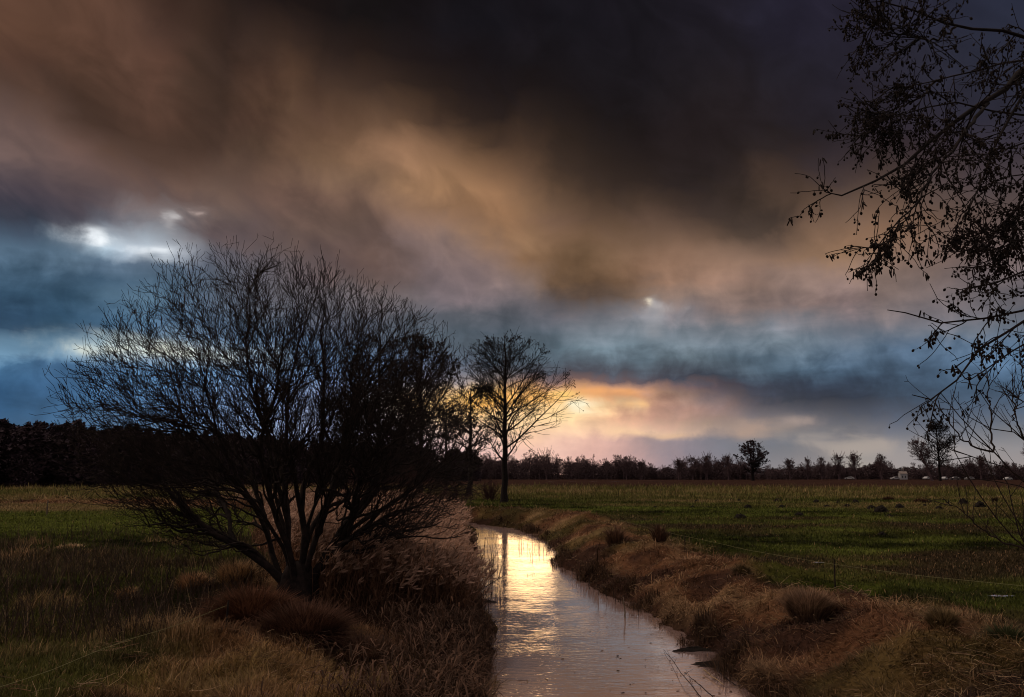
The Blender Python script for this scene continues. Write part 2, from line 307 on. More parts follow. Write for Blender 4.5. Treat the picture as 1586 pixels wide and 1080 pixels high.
# ------------------------------------------------------------------ helpers
def tag(o, label=None, cat=None, group=None, kind=None):
    if label: o['label'] = label
    if cat: o['category'] = cat
    if group: o['group'] = group
    if kind: o['kind'] = kind
    return o
def empty(name, loc=(0, 0, 0), rz=0.0):
    o = bpy.data.objects.new(name, None); C.objects.link(o)
    o.location = tuple(float(v) for v in loc); o.rotation_euler = (0, 0, rz); o.empty_display_size = 0.2
    return o
def np_mesh(name, V, tris=None, quads=None, mat=None, parent=None, smooth=False, col=None):
    me = bpy.data.meshes.new(name)
    V = np.asarray(V, np.float32)
    nt_ = 0 if tris is None else len(tris); nq = 0 if quads is None else len(quads)
    me.vertices.add(len(V)); me.vertices.foreach_set('co', V.ravel())
    loops = []
    if nt_: loops.append(np.asarray(tris, np.int32).ravel())
    if nq: loops.append(np.asarray(quads, np.int32).ravel())
    L = np.concatenate(loops)
    me.loops.add(len(L)); me.loops.foreach_set('vertex_index', L)
    st = np.concatenate([np.arange(nt_) * 3, nt_ * 3 + np.arange(nq) * 4]).astype(np.int32)
    me.polygons.add(nt_ + nq); me.polygons.foreach_set('loop_start', st)
    if smooth: me.polygons.foreach_set('use_smooth', np.ones(nt_ + nq, bool))
    me.update(calc_edges=True)
    if col is not None:
        a = me.color_attributes.new('tint', 'FLOAT_COLOR', 'POINT')
        cc = np.ones((len(V), 4), np.float32); cc[:, :3] = col
        a.data.foreach_set('color', cc.ravel())
    if mat: me.materials.append(mat)
    o = bpy.data.objects.new(name, me); C.objects.link(o)
    if parent: o.parent = parent
    return o

_tab = np.random.default_rng(3).random((512, 512))
def vnoise(x, y, seed=0):
    x = np.asarray(x, float) + seed * 17.31; y = np.asarray(y, float) + seed * 9.73
    xi = np.floor(x).astype(np.int64); yi = np.floor(y).astype(np.int64)
    fx, fy = x - xi, y - yi
    fx = fx * fx * (3 - 2 * fx); fy = fy * fy * (3 - 2 * fy)
    a = _tab[xi & 511, yi & 511]; b = _tab[(xi + 1) & 511, yi & 511]
    c = _tab[xi & 511, (yi + 1) & 511]; d = _tab[(xi + 1) & 511, (yi + 1) & 511]
    return (a * (1 - fx) + b * fx) * (1 - fy) + (c * (1 - fx) + d * fx) * fy
def fbm(x, y, sc, seed=0, oct=4):
    s, a, t = 0.0, 1.0, 0.0
    for k in range(oct):
        s = s + a * vnoise(x / sc * 2 ** k, y / sc * 2 ** k, seed + k * 3); t += a; a *= 0.5
    return s / t                                     # 0..1, mean .5
def sst(v, a, b):
    t = np.clip((v - a) / (b - a), 0, 1); return t * t * (3 - 2 * t)

# ---- the ditch: its two water edges, measured
WZ = -0.9
pairs = [(1400, 790, 1480), (1200, 775, 1290), (1080, 752, 1172), (1050, 760, 1138), (1020, 768, 1106), (985, 756, 1050), (945, 746, 992),
         (900, 738, 905), (880, 734, 866), (845, 738, 852), (830, 740, 830), (820, 735, 800)]
eL = np.array([at(l, y, WZ)[:2] for y, l, r in pairs]); eR = np.array([at(r, y, WZ)[:2] for y, l, r in pairs])
cl = (eL + eR) / 2; hw = np.linalg.norm(eR - eL, axis=1) / 2
cl = np.vstack([[cl[0] + (cl[0] - cl[1]) * 12], cl, cl[-1] + np.array([[-3.5, 6], [-9, 13], [-18, 19], [-40, 27], [-120, 40]])])
hw = np.concatenate([[hw[0]], hw, [1.9, 1.7, 1.7, 1.7, 1.7]])
def ditch(x, y):
    "signed distance outside the water edge, and side (+1 right bank)"
    x = np.asarray(x, float); y = np.asarray(y, float)
    best = np.full(x.shape, 1e9); side = np.ones(x.shape)
    for k in range(len(cl) - 1):
        a, b = cl[k], cl[k + 1]; ab = b - a; L2 = ab @ ab
        t = np.clip(((x - a[0]) * ab[0] + (y - a[1]) * ab[1]) / L2, 0, 1)
        qx = x - a[0] - t * ab[0]; qy = y - a[1] - t * ab[1]
        d = np.hypot(qx, qy) - (hw[k] + (hw[k + 1] - hw[k]) * t)
        cr = ab[0] * qy - ab[1] * qx
        m = d < best
        best = np.where(m, d, best); side = np.where(m, np.where(cr < 0, 1.0, -1.0), side)
    return best, side
def height(x, y, fine=True):
    x = np.asarray(x, float); y = np.asarray(y, float)
    d, s = ditch(x, y)
    d = d + ((fbm(x, y, 1.7, 5, 3) - .5) * 1.0 + (fbm(x, y, .5, 6, 2) - .5) * .5) * np.clip(1 - np.abs(d) / 4, 0, 1)
    near = np.clip(1 - np.abs(d) / 7, 0, 1)
    wR = sst(d, -0.10, 0.45) * 0.35 + sst(d, 0.3, 2.5) * 0.62
    wL = sst(d, -0.05, 0.4) * 0.28 + sst(d, 0.4, 4.2) * 0.67
    w = np.where(s > 0, wR, wL)
    z = -1.45 + np.clip(sst(d, -1.8, -0.3), 0, 1) * 0.48 + w + 0.0
    top = np.where(s > 0, 0.07 * np.exp(-((d - 2.8) / 1.4) ** 2), 0.10 * np.exp(-((d - 4.5) / 2.0) ** 2))
    out = sst(d, 3.0, 6.0)
    z = z * (1 - out) + out * 0.0 + top
    amp = .1 + .9 * sst(d, .1, 1.0)
    br = sst(d, 6.5, 3.5)
    z = z - .10 * sst(fbm(x, y, .9, 27, 2), .62, .8) * br
    z = z + amp * ((fbm(x, y, 2.6, 11, 3) - .5) * (0.16 + 0.45 * br) + (fbm(x, y, 0.7, 21, 2) - .5) * (0.06 + 0.34 * br))
    r = np.hypot(x, y)
    z = z + (fbm(x, y, 60, 31, 2) - .5) * 0.5 * sst(r, 60, 200)
    return z

# ---- ground cover colours (the plants' own colours, by place, plus painted shade at near right)
def cover(x, y):
    """returns linear colour (n,3), grass height, lean, straw fraction"""
    x = np.asarray(x, float); y = np.asarray(y, float)
    d, s = ditch(x, y); r = np.hypot(x, y)
    n1 = fbm(x, y, 5.0, 41, 4); n2 = fbm(x, y, 1.3, 51, 3); n3 = fbm(x, y, 18.0, 61, 3)
    nx = fbm(x * 0.35, y, 6.0, 71, 4)
    green = np.array([0.070, 0.084, 0.016]); olive = np.array([0.085, 0.080, 0.022]); tan = np.array([0.30, 0.21, 0.105])
    rust = np.array([0.165, 0.080, 0.043]); dark = np.array([0.040, 0.022, 0.018]); straw = np.array([0.34, 0.22, 0.12]); heath = np.array([0.060, 0.033, 0.026])
    def mixc(a, b, f): return a * (1 - f[:, None]) + b * f[:, None]
    n4 = fbm(x * .5, y, 2.2, 81, 3)
    c = np.tile(green, (len(x), 1)) * (0.15 + 1.7 * sst(n4 * .6 + n2 * .4, .25, .75))[:, None]
    c = mixc(c, olive, sst(nx, .42, .66) * .8)
    hgt = 0.05 + 0.06 * n2; straw_f = .02 + .12 * sst(nx, .5, .7)
    L = s < 0
    # right meadow
    bare = sst(nx * .6 + n1 * .4, .50, .60) * sst(y, 70, 40) * 0.75
    c = np.where(L[:, None], c, mixc(c, dark, bare))
    far_tan = sst(y + (nx - .5) * 45, 62, 92) * sst(y + (nx - .5) * 50, 170, 130)
    c = np.where(L[:, None], c, mixc(c, olive * 1.5, far_tan * .8)); c = np.where(L[:, None], c, mixc(c, tan, far_tan * sst(nx * .6 + n4 * .4, .44, .58) * .6))
    c = mixc(c, np.tile(heath, (len(x), 1)), sst(y + (nx - .5) * 40, 130, 165) * np.where(L, 0, 1))
    # left field
    tl = sst(y + (nx - .5) * 18, 56, 66)
    c = np.where(L[:, None], mixc(c, tan * .85, tl * (0.6 + .4 * sst(nx, .4, .6))), c)
    gr = sst(y + (nx - .5) * 12, 33, 40) * (1 - tl)
    c = np.where(L[:, None], mixc(c, green * 1.35, gr), c)
    wd = sst(y + (n1 - .5) * 14, 10.5, 14) * sst(y + (n1 - .5) * 14, 37, 31)
    weeds = wd * sst(n1 * .45 + n4 * .55, .40, .54)
    c = np.where(L[:, None], mixc(c, dark * 1.1, weeds * .70), c)
    tanp = wd * sst(n1 * .5 + n2 * .5, .57, .66)
    c = np.where(L[:, None], mixc(c, straw * .8, tanp * .65), c)
    hgt = np.where(L, hgt + weeds * .12 + tanp * .16, hgt); straw_f = np.where(L, straw_f * .6 + .08 * weeds + .35 * tanp, straw_f)
    hgt = hgt + sst(y, 60, 140) * .25
    # banks
    wbank = np.where(L, 4.0 + 1.8 * sst(y, 12.5, 16), 3.8) + (n1 - .5) * 3.5
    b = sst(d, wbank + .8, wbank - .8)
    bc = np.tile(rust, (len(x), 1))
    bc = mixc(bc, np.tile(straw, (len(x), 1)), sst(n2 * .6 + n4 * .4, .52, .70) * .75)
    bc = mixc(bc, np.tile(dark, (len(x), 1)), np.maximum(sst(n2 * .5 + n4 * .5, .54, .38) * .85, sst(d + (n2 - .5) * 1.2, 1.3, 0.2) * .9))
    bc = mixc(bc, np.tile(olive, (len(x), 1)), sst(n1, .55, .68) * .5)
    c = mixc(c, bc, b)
    hgt = hgt * (1 - b) + b * (0.10 + 0.15 * n2); straw_f = straw_f * (1 - b) + b * (.10 + .4 * sst(n2, .45, .7))
    # near left: cut brown grass sward
    nl = L * sst(y, 15.8, 13.2) * sst(x + (n1 - .5) * 2.2, -5.3, -4.1)
    c = mixc(c, mixc(np.tile(straw * np.array([.66, .52, .46]), (len(x), 1)), np.tile(olive * 1.2, (len(x), 1)), sst(n4 * .6 + n2 * .4, .45, .6) * .6) * (.12 + 1.4 * sst(n2 * .5 + n4 * .5, .36, .60))[:, None], nl * .9)
    hgt = hgt * (1 - nl) + nl * (.10 + .14 * n2); straw_f = np.maximum(straw_f, nl * (.15 + .6 * sst(n4, .4, .65)))
    near_shade = sst(x, 2.0, 4.0) * sst(y + (n1 - .5) * 5, 13.6, 11.6)  # shade at the near right, painted into the ground and grass colour
    c = mixc(c, np.tile(dark, (len(x), 1)), near_shade * sst(n2 * .5 + n4 * .5, .60, .42) * .9)
    lean = 0.5 + 1.15 * b * (1 - nl * .5)
    return c, hgt, lean, straw_f, b

# ------------------------------------------------------------------ materials
def mat(name):
    m = bpy.data.materials.new(name); m.use_nodes = True
    t = m.node_tree; bs = t.nodes['Principled BSDF']; bs.inputs['Specular IOR Level'].default_value = 0.2
    return m, G(t), bs
def bark_mat(name, c1, c2, scale=9.0):
    m, q, bs = mat(name)
    tcx = q.n('ShaderNodeTexCoord')
    n = q.noise(tcx.outputs['Object'], scale, 4)
    q.link(q.mix(q.ss(n, .35, .65), c1, c2), bs.inputs['Base Color'])
    bs.inputs['Roughness'].default_value = .9
    b = q.n('ShaderNodeBump'); b.inputs['Strength'].default_value = .5; b.inputs['Distance'].default_value = .02
    q.link(n, b.inputs['Height']); q.link(b.outputs[0], bs.inputs['Normal'])
    return m
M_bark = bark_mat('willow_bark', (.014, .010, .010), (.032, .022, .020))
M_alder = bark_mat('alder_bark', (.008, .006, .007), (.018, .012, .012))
M_cone = bark_mat('alder_cone', (.006, .004, .004), (.016, .010, .008), 30)
M_twig = bark_mat('red_twig', (.050, .026, .024), (.085, .042, .036))
M_shrub = bark_mat('shrub_bark', (.012, .008, .008), (.028, .018, .015))
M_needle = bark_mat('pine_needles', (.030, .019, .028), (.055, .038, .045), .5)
M_far = bark_mat('far_twigs', (.08, .052, .062), (.12, .08, .085), .6)  # far twigs lightened and purpled, distance haze put into the colour
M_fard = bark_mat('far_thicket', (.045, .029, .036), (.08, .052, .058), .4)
M_soil = bark_mat('dark_soil', (.005, .0035, .003), (.012, .008, .006), 14)

def tint_mat(name, rough=.85, trans=0.25, var=0.0):
    m, q, bs = mat(name)
    at_ = q.n('ShaderNodeAttribute'); at_.attribute_name = 'tint'
    bs.inputs['Roughness'].default_value = rough
    q.link(at_.outputs['Color'], bs.inputs['Base Color'])
    if trans:
        tr = q.n('ShaderNodeBsdfTranslucent'); q.link(at_.outputs['Color'], tr.inputs[0])
        mx = q.n('ShaderNodeMixShader'); mx.inputs[0].default_value = trans
        q.link(bs.outputs[0], mx.inputs[1]); q.link(tr.outputs[0], mx.inputs[2])
        q.link(mx.outputs[0], m.node_tree.nodes['Material Output'].inputs[0])
    return m
M_blade = tint_mat('grass_blade')

# ------------------------------------------------------------------ ground: one sheet to the horizon
def axis(fine_a, fine_b, step, lo, hi, grow):
    v = list(np.arange(fine_a, fine_b, step)); s_ = step
    while v[-1] < hi: s_ *= grow; v.append(v[-1] + s_)
    s_ = step; w_ = []; q_ = fine_a
    while q_ > lo: s_ *= grow; q_ -= s_; w_.append(q_)
    return np.array(w_[::-1] + v)
gx = axis(-16, 16, 0.16, -5000, 5000, 1.045); gy = axis(7, 30, 0.16, -1500, 7000, 1.03)
XX, YY = np.meshgrid(gx, gy); xf, yf = XX.ravel(), YY.ravel()
zf = height(xf, yf)
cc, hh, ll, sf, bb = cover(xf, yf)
nx_, ny_ = len(gx), len(gy)
ii = (np.arange(ny_ - 1)[:, None] * nx_ + np.arange(nx_ - 1)[None, :]).ravel()
quads = np.stack([ii, ii + 1, ii + nx_ + 1, ii + nx_], 1)
m_ground, q, bs = mat('meadow_ground')
at_ = q.n('ShaderNodeAttribute'); at_.attribute_name = 'tint'
tcx = q.n('ShaderNodeTexCoord'); mp = q.n('ShaderNodeMapping'); mp.inputs['Scale'].default_value = (1, 1, 0.2)
q.link(tcx.outputs['Object'], mp.inputs[0])
n1 = q.noise(mp.outputs[0], 6.0, 6, .7); n2 = q.noise(mp.outputs[0], 0.6, 6, .7); n3 = q.noise(mp.outputs[0], 0.08, 5, .65)
f1 = q.m('ADD', q.m('MULTIPLY', n1, .8), q.m('ADD', q.m('MULTIPLY', n2, .9), q.m('MULTIPLY', n3, .6)))
vm = q.n('ShaderNodeVectorMath', operation='SCALE'); q.link(at_.outputs['Color'], vm.inputs[0]); q.link(q.maprange(f1, .80, 1.5, .12, 1.7), vm.inputs['Scale'])
q.link(vm.outputs[0], bs.inputs['Base Color']); bs.inputs['Roughness'].default_value = 1.0; bs.inputs['Specular IOR Level'].default_value = 0.0
bp = q.n('ShaderNodeBump'); bp.inputs['Strength'].default_value = .7; bp.inputs['Distance'].default_value = .08
q.link(n1, bp.inputs['Height']); q.link(bp.outputs[0], bs.inputs['Normal'])
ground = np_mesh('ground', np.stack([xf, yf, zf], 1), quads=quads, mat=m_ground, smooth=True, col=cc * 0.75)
tag(ground, kind='structure')

# ------------------------------------------------------------------ water
m_water, q, bs = mat('ditch_water')
tcx = q.n('ShaderNodeTexCoord'); mp = q.n('ShaderNodeMapping'); mp.inputs['Scale'].default_value = (0.8, 2.2, 1)
q.link(tcx.outputs['Object'], mp.inputs[0])
w1 = q.noise(mp.outputs[0], 3.5, 3, .55, .4); w2 = q.noise(mp.outputs[0], 13.0, 3, .6)
hgtn = q.m('ADD', q.m('MULTIPLY', w1, 1.0), q.m('MULTIPLY', w2, .30))
# rings where the rain falls
vo = q.n('ShaderNodeTexVoronoi'); vo.inputs['Scale'].default_value = 1.7; q.link(tcx.outputs['Object'], vo.inputs['Vector'])
vd = vo.outputs['Distance']
ring = q.m('MULTIPLY', q.m('SINE', q.m('MULTIPLY', vd, 130.0)), q.ss(vd, .13, .03))
bp = q.n('ShaderNodeBump'); bp.inputs['Strength'].default_value = .40; bp.inputs['Distance'].default_value = .011
ruf = q.noise(tcx.outputs['Object'], .55, 4, .6)
q.link(q.m('ADD', q.m('MULTIPLY', hgtn, q.maprange(q.ss(ruf, .38, .62), 0, 1, .45, 1.35)), q.m('MULTIPLY', ring, .35)), bp.inputs['Height'])
gl = q.n('ShaderNodeBsdfGlossy'); gl.inputs['Color'].default_value = (.97, .92, .89, 1); gl.inputs['Roughness'].default_value = .06
q.link(bp.outputs[0], gl.inputs['Normal'])
df = q.n('ShaderNodeBsdfDiffuse'); df.inputs[0].default_value = (.46, .32, .30, 1)
fr = q.n('ShaderNodeFresnel'); fr.inputs[0].default_value = 2.6; q.link(bp.outputs[0], fr.inputs[1])
frm = q.m('ADD', q.m('MULTIPLY', fr.outputs[0], .3), .60)
mx = q.n('ShaderNodeMixShader'); q.link(frm, mx.inputs[0]); q.link(df.outputs[0], mx.inputs[1]); q.link(gl.outputs[0], mx.inputs[2])
q.link(mx.outputs[0], m_water.node_tree.nodes['Material Output'].inputs[0])
# ribbon of water following the ditch
dirs = np.gradient(cl, axis=0); dirs /= np.linalg.norm(dirs, axis=1)[:, None]; nrm = np.stack([dirs[:, 1], -dirs[:, 0]], 1)
wl = cl - nrm * (hw + 1.2)[:, None]; wr = cl + nrm * (hw + 1.2)[:, None]
WV = np.vstack([np.c_[wl, np.full(len(wl), WZ)], np.c_[wr, np.full(len(wr), WZ)]]); n_ = len(wl)
wq = np.array([[i, n_ + i, n_ + i + 1, i + 1] for i in range(n_ - 1)])
tag(np_mesh('water', WV, quads=wq, mat=m_water), kind='structure')

# ------------------------------------------------------------------ grass: many single blades, merged, no one could count them
def blades(x, y, z, h, w, yaw, lean, col, name, m=None, droop=0.5, parent=None):
    n = len(x)
    dxy = np.stack([np.cos(yaw), np.sin(yaw)], 1); side = np.stack([-dxy[:, 1], dxy[:, 0], np.zeros(n)], 1)
    # face roughly across the line of sight as often as not
    a = lean[:, None]; p0 = np.stack([x, y, z - 0.02], 1)
    up = np.array([0, 0, 1.0])
    d1 = np.c_[dxy * np.sin(a), np.cos(a)]; a2 = a + droop
    d2 = np.c_[dxy * np.sin(a2), np.cos(a2)]
    p1 = p0 + d1 * (h * .55)[:, None]; p2 = p1 + d2 * (h * .45)[:, None]
    hwid = (w / 2)[:, None] * side
    V = np.stack([p0 - hwid, p0 + hwid, p1 - hwid * .8, p1 + hwid * .8, p2], 1).reshape(-1, 3)
    b = np.arange(n)[:, None] * 5
    qd = b + np.array([[0, 1, 3, 2]]); tr = b + np.array([[2, 3, 4]])
    cl_ = np.repeat(col, 5, axis=0)
    return np_mesh(name, V, tris=tr, quads=qd, mat=m or M_blade, col=cl_, parent=parent)
def scatter(n, r0, r1, a0, a1, pw=1.0):
    u = rng.random(n)
    r = r0 * (r1 / r0) ** (u ** pw)
    a = R(a0) + R(a1 - a0) * rng.random(n)
    return r * np.sin(a), r * np.cos(a), r
N = 720000
x, y, r = scatter(N, 8.5, 150, -38, 38, 1.25)
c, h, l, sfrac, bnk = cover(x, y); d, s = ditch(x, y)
k = d > -0.12
x, y, r, c, h, l, sfrac, bnk, d, s = [v[k] for v in (x, y, r, c, h, l, sfrac, bnk, d, s)]
z = height(x, y); n = len(x)
clump = fbm(x, y, .45, 91, 2)
flow = (fbm(x, y, 1.4, 95, 2) - .5) * 14
yaw = np.where(rng.random(n) < .2 + .38 * bnk, flow + rng.normal(0, .5, n), rng.random(n) * 6.283)
st = rng.random(n) < sfrac
strawc = np.array([0.50, 0.31, 0.17]) * (0.35 + 1.1 * rng.random((n, 1)) ** 2)
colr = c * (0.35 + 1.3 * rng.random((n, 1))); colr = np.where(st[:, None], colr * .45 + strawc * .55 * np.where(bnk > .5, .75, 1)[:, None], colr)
hh_ = h * (0.6 + 1.0 * rng.random(n)) * (0.5 + 1.1 * clump); hh_ = hh_ * (1 + .012 * np.maximum(r - 20, 0))
ww = (0.0036 + 0.0007 * r) * (0.6 + .8 * rng.random(n))
lean = np.clip(rng.normal(l * .75, .35, n), 0, 1.55)
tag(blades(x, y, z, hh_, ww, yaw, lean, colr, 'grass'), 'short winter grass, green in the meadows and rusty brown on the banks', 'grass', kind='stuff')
print('grass', time.time() - T0)

# ------------------------------------------------------------------ tubes (twigs, trunks, stalks)
def tubes(polys, sides=3):
    """polys: list of (P (n,k,3), Rad (n,k)) batches -> verts, quads"""
    Vs, Qs, off = [], [], 0
    for P, Rd in polys:
        n, k, _ = P.shape
        if n == 0: continue
        T = np.gradient(P, axis=1); T /= np.maximum(np.linalg.norm(T, axis=2, keepdims=True), 1e-9)
        ref = np.where(np.abs(T[:, :1, 2:3]) > .8, np.array([[[1., 0, 0]]]), np.array([[[0, 0, 1.]]]))
        A = np.cross(T, np.broadcast_to(ref, T.shape)); A /= np.maximum(np.linalg.norm(A, axis=2, keepdims=True), 1e-9)
        B = np.cross(T, A)
        th = np.arange(sides) * 2 * math.pi / sides
        ring = A[:, :, None, :] * np.cos(th)[None, None, :, None] + B[:, :, None, :] * np.sin(th)[None, None, :, None]
        V = P[:, :, None, :] + ring * Rd[:, :, None, None]
        Vs.append(V.reshape(-1, 3))
        base = off + np.arange(n)[:, None, None] * (k * sides) + np.arange(k - 1)[None, :, None] * sides
        j = np.arange(sides)[None, None, :]; j2 = (j + 1) % sides
        Qs.append(np.stack([base + j, base + j2, base + sides + j2, base + sides + j], -1).reshape(-1, 4))
        off += n * k * sides
    return np.vstack(Vs), np.vstack(Qs)
def grow(P0, D0, L, r0, r1, k=6, wander=.12, up=.0, rg=rng, out=None):
    n = len(P0); P = np.zeros((n, k + 1, 3)); P[:, 0] = P0; D = D0 / np.linalg.norm(D0, axis=1, keepdims=True)
    for i in range(k):
        D = D + rg.normal(0, wander, (n, 3)); D[:, 2] += up
        D /= np.linalg.norm(D, axis=1, keepdims=True)
        P[:, i + 1] = P[:, i] + D * (L / k)[:, None]
    t = np.linspace(0, 1, k + 1)[None]
    return P, r0[:, None] * (1 - t) + r1[:, None] * t
def spawn(P, Rd, m, t0, t1, ang, rg=rng, angsd=.15, flat=0.0):
    "m side shoots on each polyline: start, direction, position along it, local radius, parent index"
    n, k1, _ = P.shape; K = k1 - 1
    idx = np.repeat(np.arange(n), m); t = t0 + (t1 - t0) * rg.random(len(idx))
    f = t * K; i = np.minimum(f.astype(int), K - 1); fr = (f - i)[:, None]
    S_ = P[idx, i] * (1 - fr) + P[idx, i + 1] * fr
    T = P[idx, i + 1] - P[idx, i]; T /= np.linalg.norm(T, axis=1, keepdims=True)
    q_ = rg.normal(0, 1, (len(idx), 3)); q_ -= (q_ * T).sum(1, keepdims=True) * T
    if flat: q_[:, 2] *= (1 - flat)
    q_ /= np.linalg.norm(q_, axis=1, keepdims=True)
    a = np.clip(rg.normal(ang, angsd, len(idx)), .15, 1.5)[:, None]
    D = T * np.cos(a) + q_ * np.sin(a)
    rr = Rd[idx, i] * (1 - fr[:, 0]) + Rd[idx, i + 1] * fr[:, 0]
    return S_, D, t, rr, idx
def octs(P, sz, rg=rng, stretch=1.3):
    "small knobs (cones, bud clusters)"
    n = len(P); U = np.array([[1, 0, 0], [-1, 0, 0], [0, 1, 0], [0, -1, 0], [0, 0, stretch], [0, 0, -stretch]])
    sc = sz[:, None, None] * (0.7 + .6 * rg.random((n, 6, 1)))
    V = P[:, None] + U[None] * sc
    F = np.array([[0, 2, 4], [2, 1, 4], [1, 3, 4], [3, 0, 4], [2, 0, 5], [1, 2, 5], [3, 1, 5], [0, 3, 5]])
    return V.reshape(-1, 3), (np.arange(n)[:, None, None] * 6 + F[None]).reshape(-1, 3)

# ------------------------------------------------------------------ the big many-stemmed willow on the left bank
def gz(p): return float(height(np.array([p[0]]), np.array([p[1]]))[0])
wb = at(458, 930, 0.0); wb[2] = gz(wb) - 0.05
WD = wb[1]; mpp = math.hypot(WD, wb[0]) / FPX * 1.01
willow = empty('willow', wb)
tag(willow, 'broad leafless willow with many black stems rising from one stump on the grassy left bank', 'tree')
ENV_A = np.radians([-100, -78, -64, -56, -49, -43, -30, -19, -4, 7, 19, 31, 44, 54, 62, 70, 80, 92, 110])
ENV_R = np.array([120, 150, 215, 285, 418, 470, 500, 525, 515, 480, 465, 425, 370, 330, 315, 280, 240, 150, 100]) * mpp
def env_w(P):
    "how far (0..1+) a point lies within the crown's outline"
    x_, y_, z_ = P[..., 0], P[..., 1], P[..., 2]
    r_ = np.sqrt(x_ ** 2 + (y_ * 1.6) ** 2 + z_ ** 2)
    th = np.arctan2(x_, np.maximum(np.hypot(z_, y_ * .6), 1e-3) * np.sign(z_ + 1e-6))
    return r_ / np.interp(th, ENV_A, ENV_R)
rw = np.random.default_rng(12)
def fit(S_, D, L, env, rg, lim=1.0):
    for _ in range(3):
        e = env(S_ + D / np.linalg.norm(D, axis=1, keepdims=True) * L[:, None])
        L = np.where(e > lim, L * np.clip(lim / e, .55, .96), L)
    return L
# main stems: angle across the view, depth angle, start on the stump
th = np.radians(np.array([-50, -45, -37, -29, -22, -14, -7, 0, 7, 14, 22, 30, 38, 46, 55, 64, 70, 76, -56, -18, 11, 34, 50, -33, 4]))
ns = len(th); dep = rw.normal(0, .30, ns)
Dm = np.stack([np.sin(th) * np.cos(dep), np.sin(dep), np.cos(th) * np.cos(dep)], 1)
th0 = th * .50
D0 = np.stack([np.sin(th0) * np.cos(dep), np.sin(dep) * .7, np.cos(th0) * np.cos(dep)], 1)
P0 = np.stack([np.sin(th) * .34 + rw.normal(0, .05, ns) + .04, dep * .35, .10 + .25 * rw.random(ns)], 1)
low = np.abs(th) > R(60)
P0[low, 2] += .35; D0[low] = np.stack([np.sin(th[low] * .95), dep[low] * .5, np.cos(th[low] * .95)], 1)
Lm = np.array([np.interp(t, ENV_A, ENV_R) for t in th]) * rw.uniform(.72, .92, ns)
K = 12; Pm = np.zeros((ns, K + 1, 3))
prim = np.array([i for i in range(ns) if i in (0, 2, 4, 5, 7, 8, 10, 11, 13, 15, 17)]); rest = np.array([i for i in range(ns) if i not in prim])
def run(ix, st, D, L):
    P = st.copy(); Pm[ix, 0] = P; D = D / np.linalg.norm(D, axis=1, keepdims=True)
    for i in range(K):
        tgt = P0[ix] * .3 + Dm[ix] * Lm[ix][:, None] - P; tgt /= np.maximum(np.linalg.norm(tgt, axis=1, keepdims=True), 1e-6)
        D = D * .72 + tgt * .30 + rw.normal(0, .125, D.shape); D /= np.linalg.norm(D, axis=1, keepdims=True)
        P = P + D * (L / K)[:, None]; Pm[ix, i + 1] = P
run(prim, P0[prim], D0[prim], Lm[prim])
mother = prim[np.argmin(np.abs(th[rest][:, None] - th[prim][None]) + .02, axis=1)]
kk = rw.integers(1, 4, len(rest)); st = Pm[mother, kk]
run(rest, st, D0[rest] + Dm[rest], Lm[rest] - np.linalg.norm(st, axis=1) * .9)
rbase = rw.uniform(.028, .062, ns); rbase[prim] *= 1.35; rbase[[2, 7, 11]] *= 1.4; rbase[low] *= .65
t = np.linspace(0, 1, K + 1)[None]
Rm = rbase[:, None] * (1 - t) ** .85 + .009
v, f = tubes([(Pm, Rm)], 7)
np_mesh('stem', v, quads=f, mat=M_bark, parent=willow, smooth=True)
# stump: a knotty fused base
ang = np.linspace(0, 2 * math.pi, 28, endpoint=False); zs = np.array([-.25, -.05, .12, .3, .5, .68, .8]); rs = np.array([.58, .48, .42, .38, .33, .24, .08])
SV = []
for zi, ri in zip(zs, rs):
    rr = ri * (1 + .18 * np.sin(ang * 5 + zi * 2) + .08 * np.sin(ang * 11 + 1))
    SV.append(np.stack([rr * np.cos(ang) + .02, rr * .72 * np.sin(ang), np.full(28, zi)], 1))
SV = np.vstack(SV); sq = np.array([[a * 28 + b_, a * 28 + (b_ + 1) % 28, (a + 1) * 28 + (b_ + 1) % 28, (a + 1) * 28 + b_] for a in range(6) for b_ in range(28)])
np_mesh('stump', SV, quads=sq, mat=M_bark, parent=willow, smooth=True)
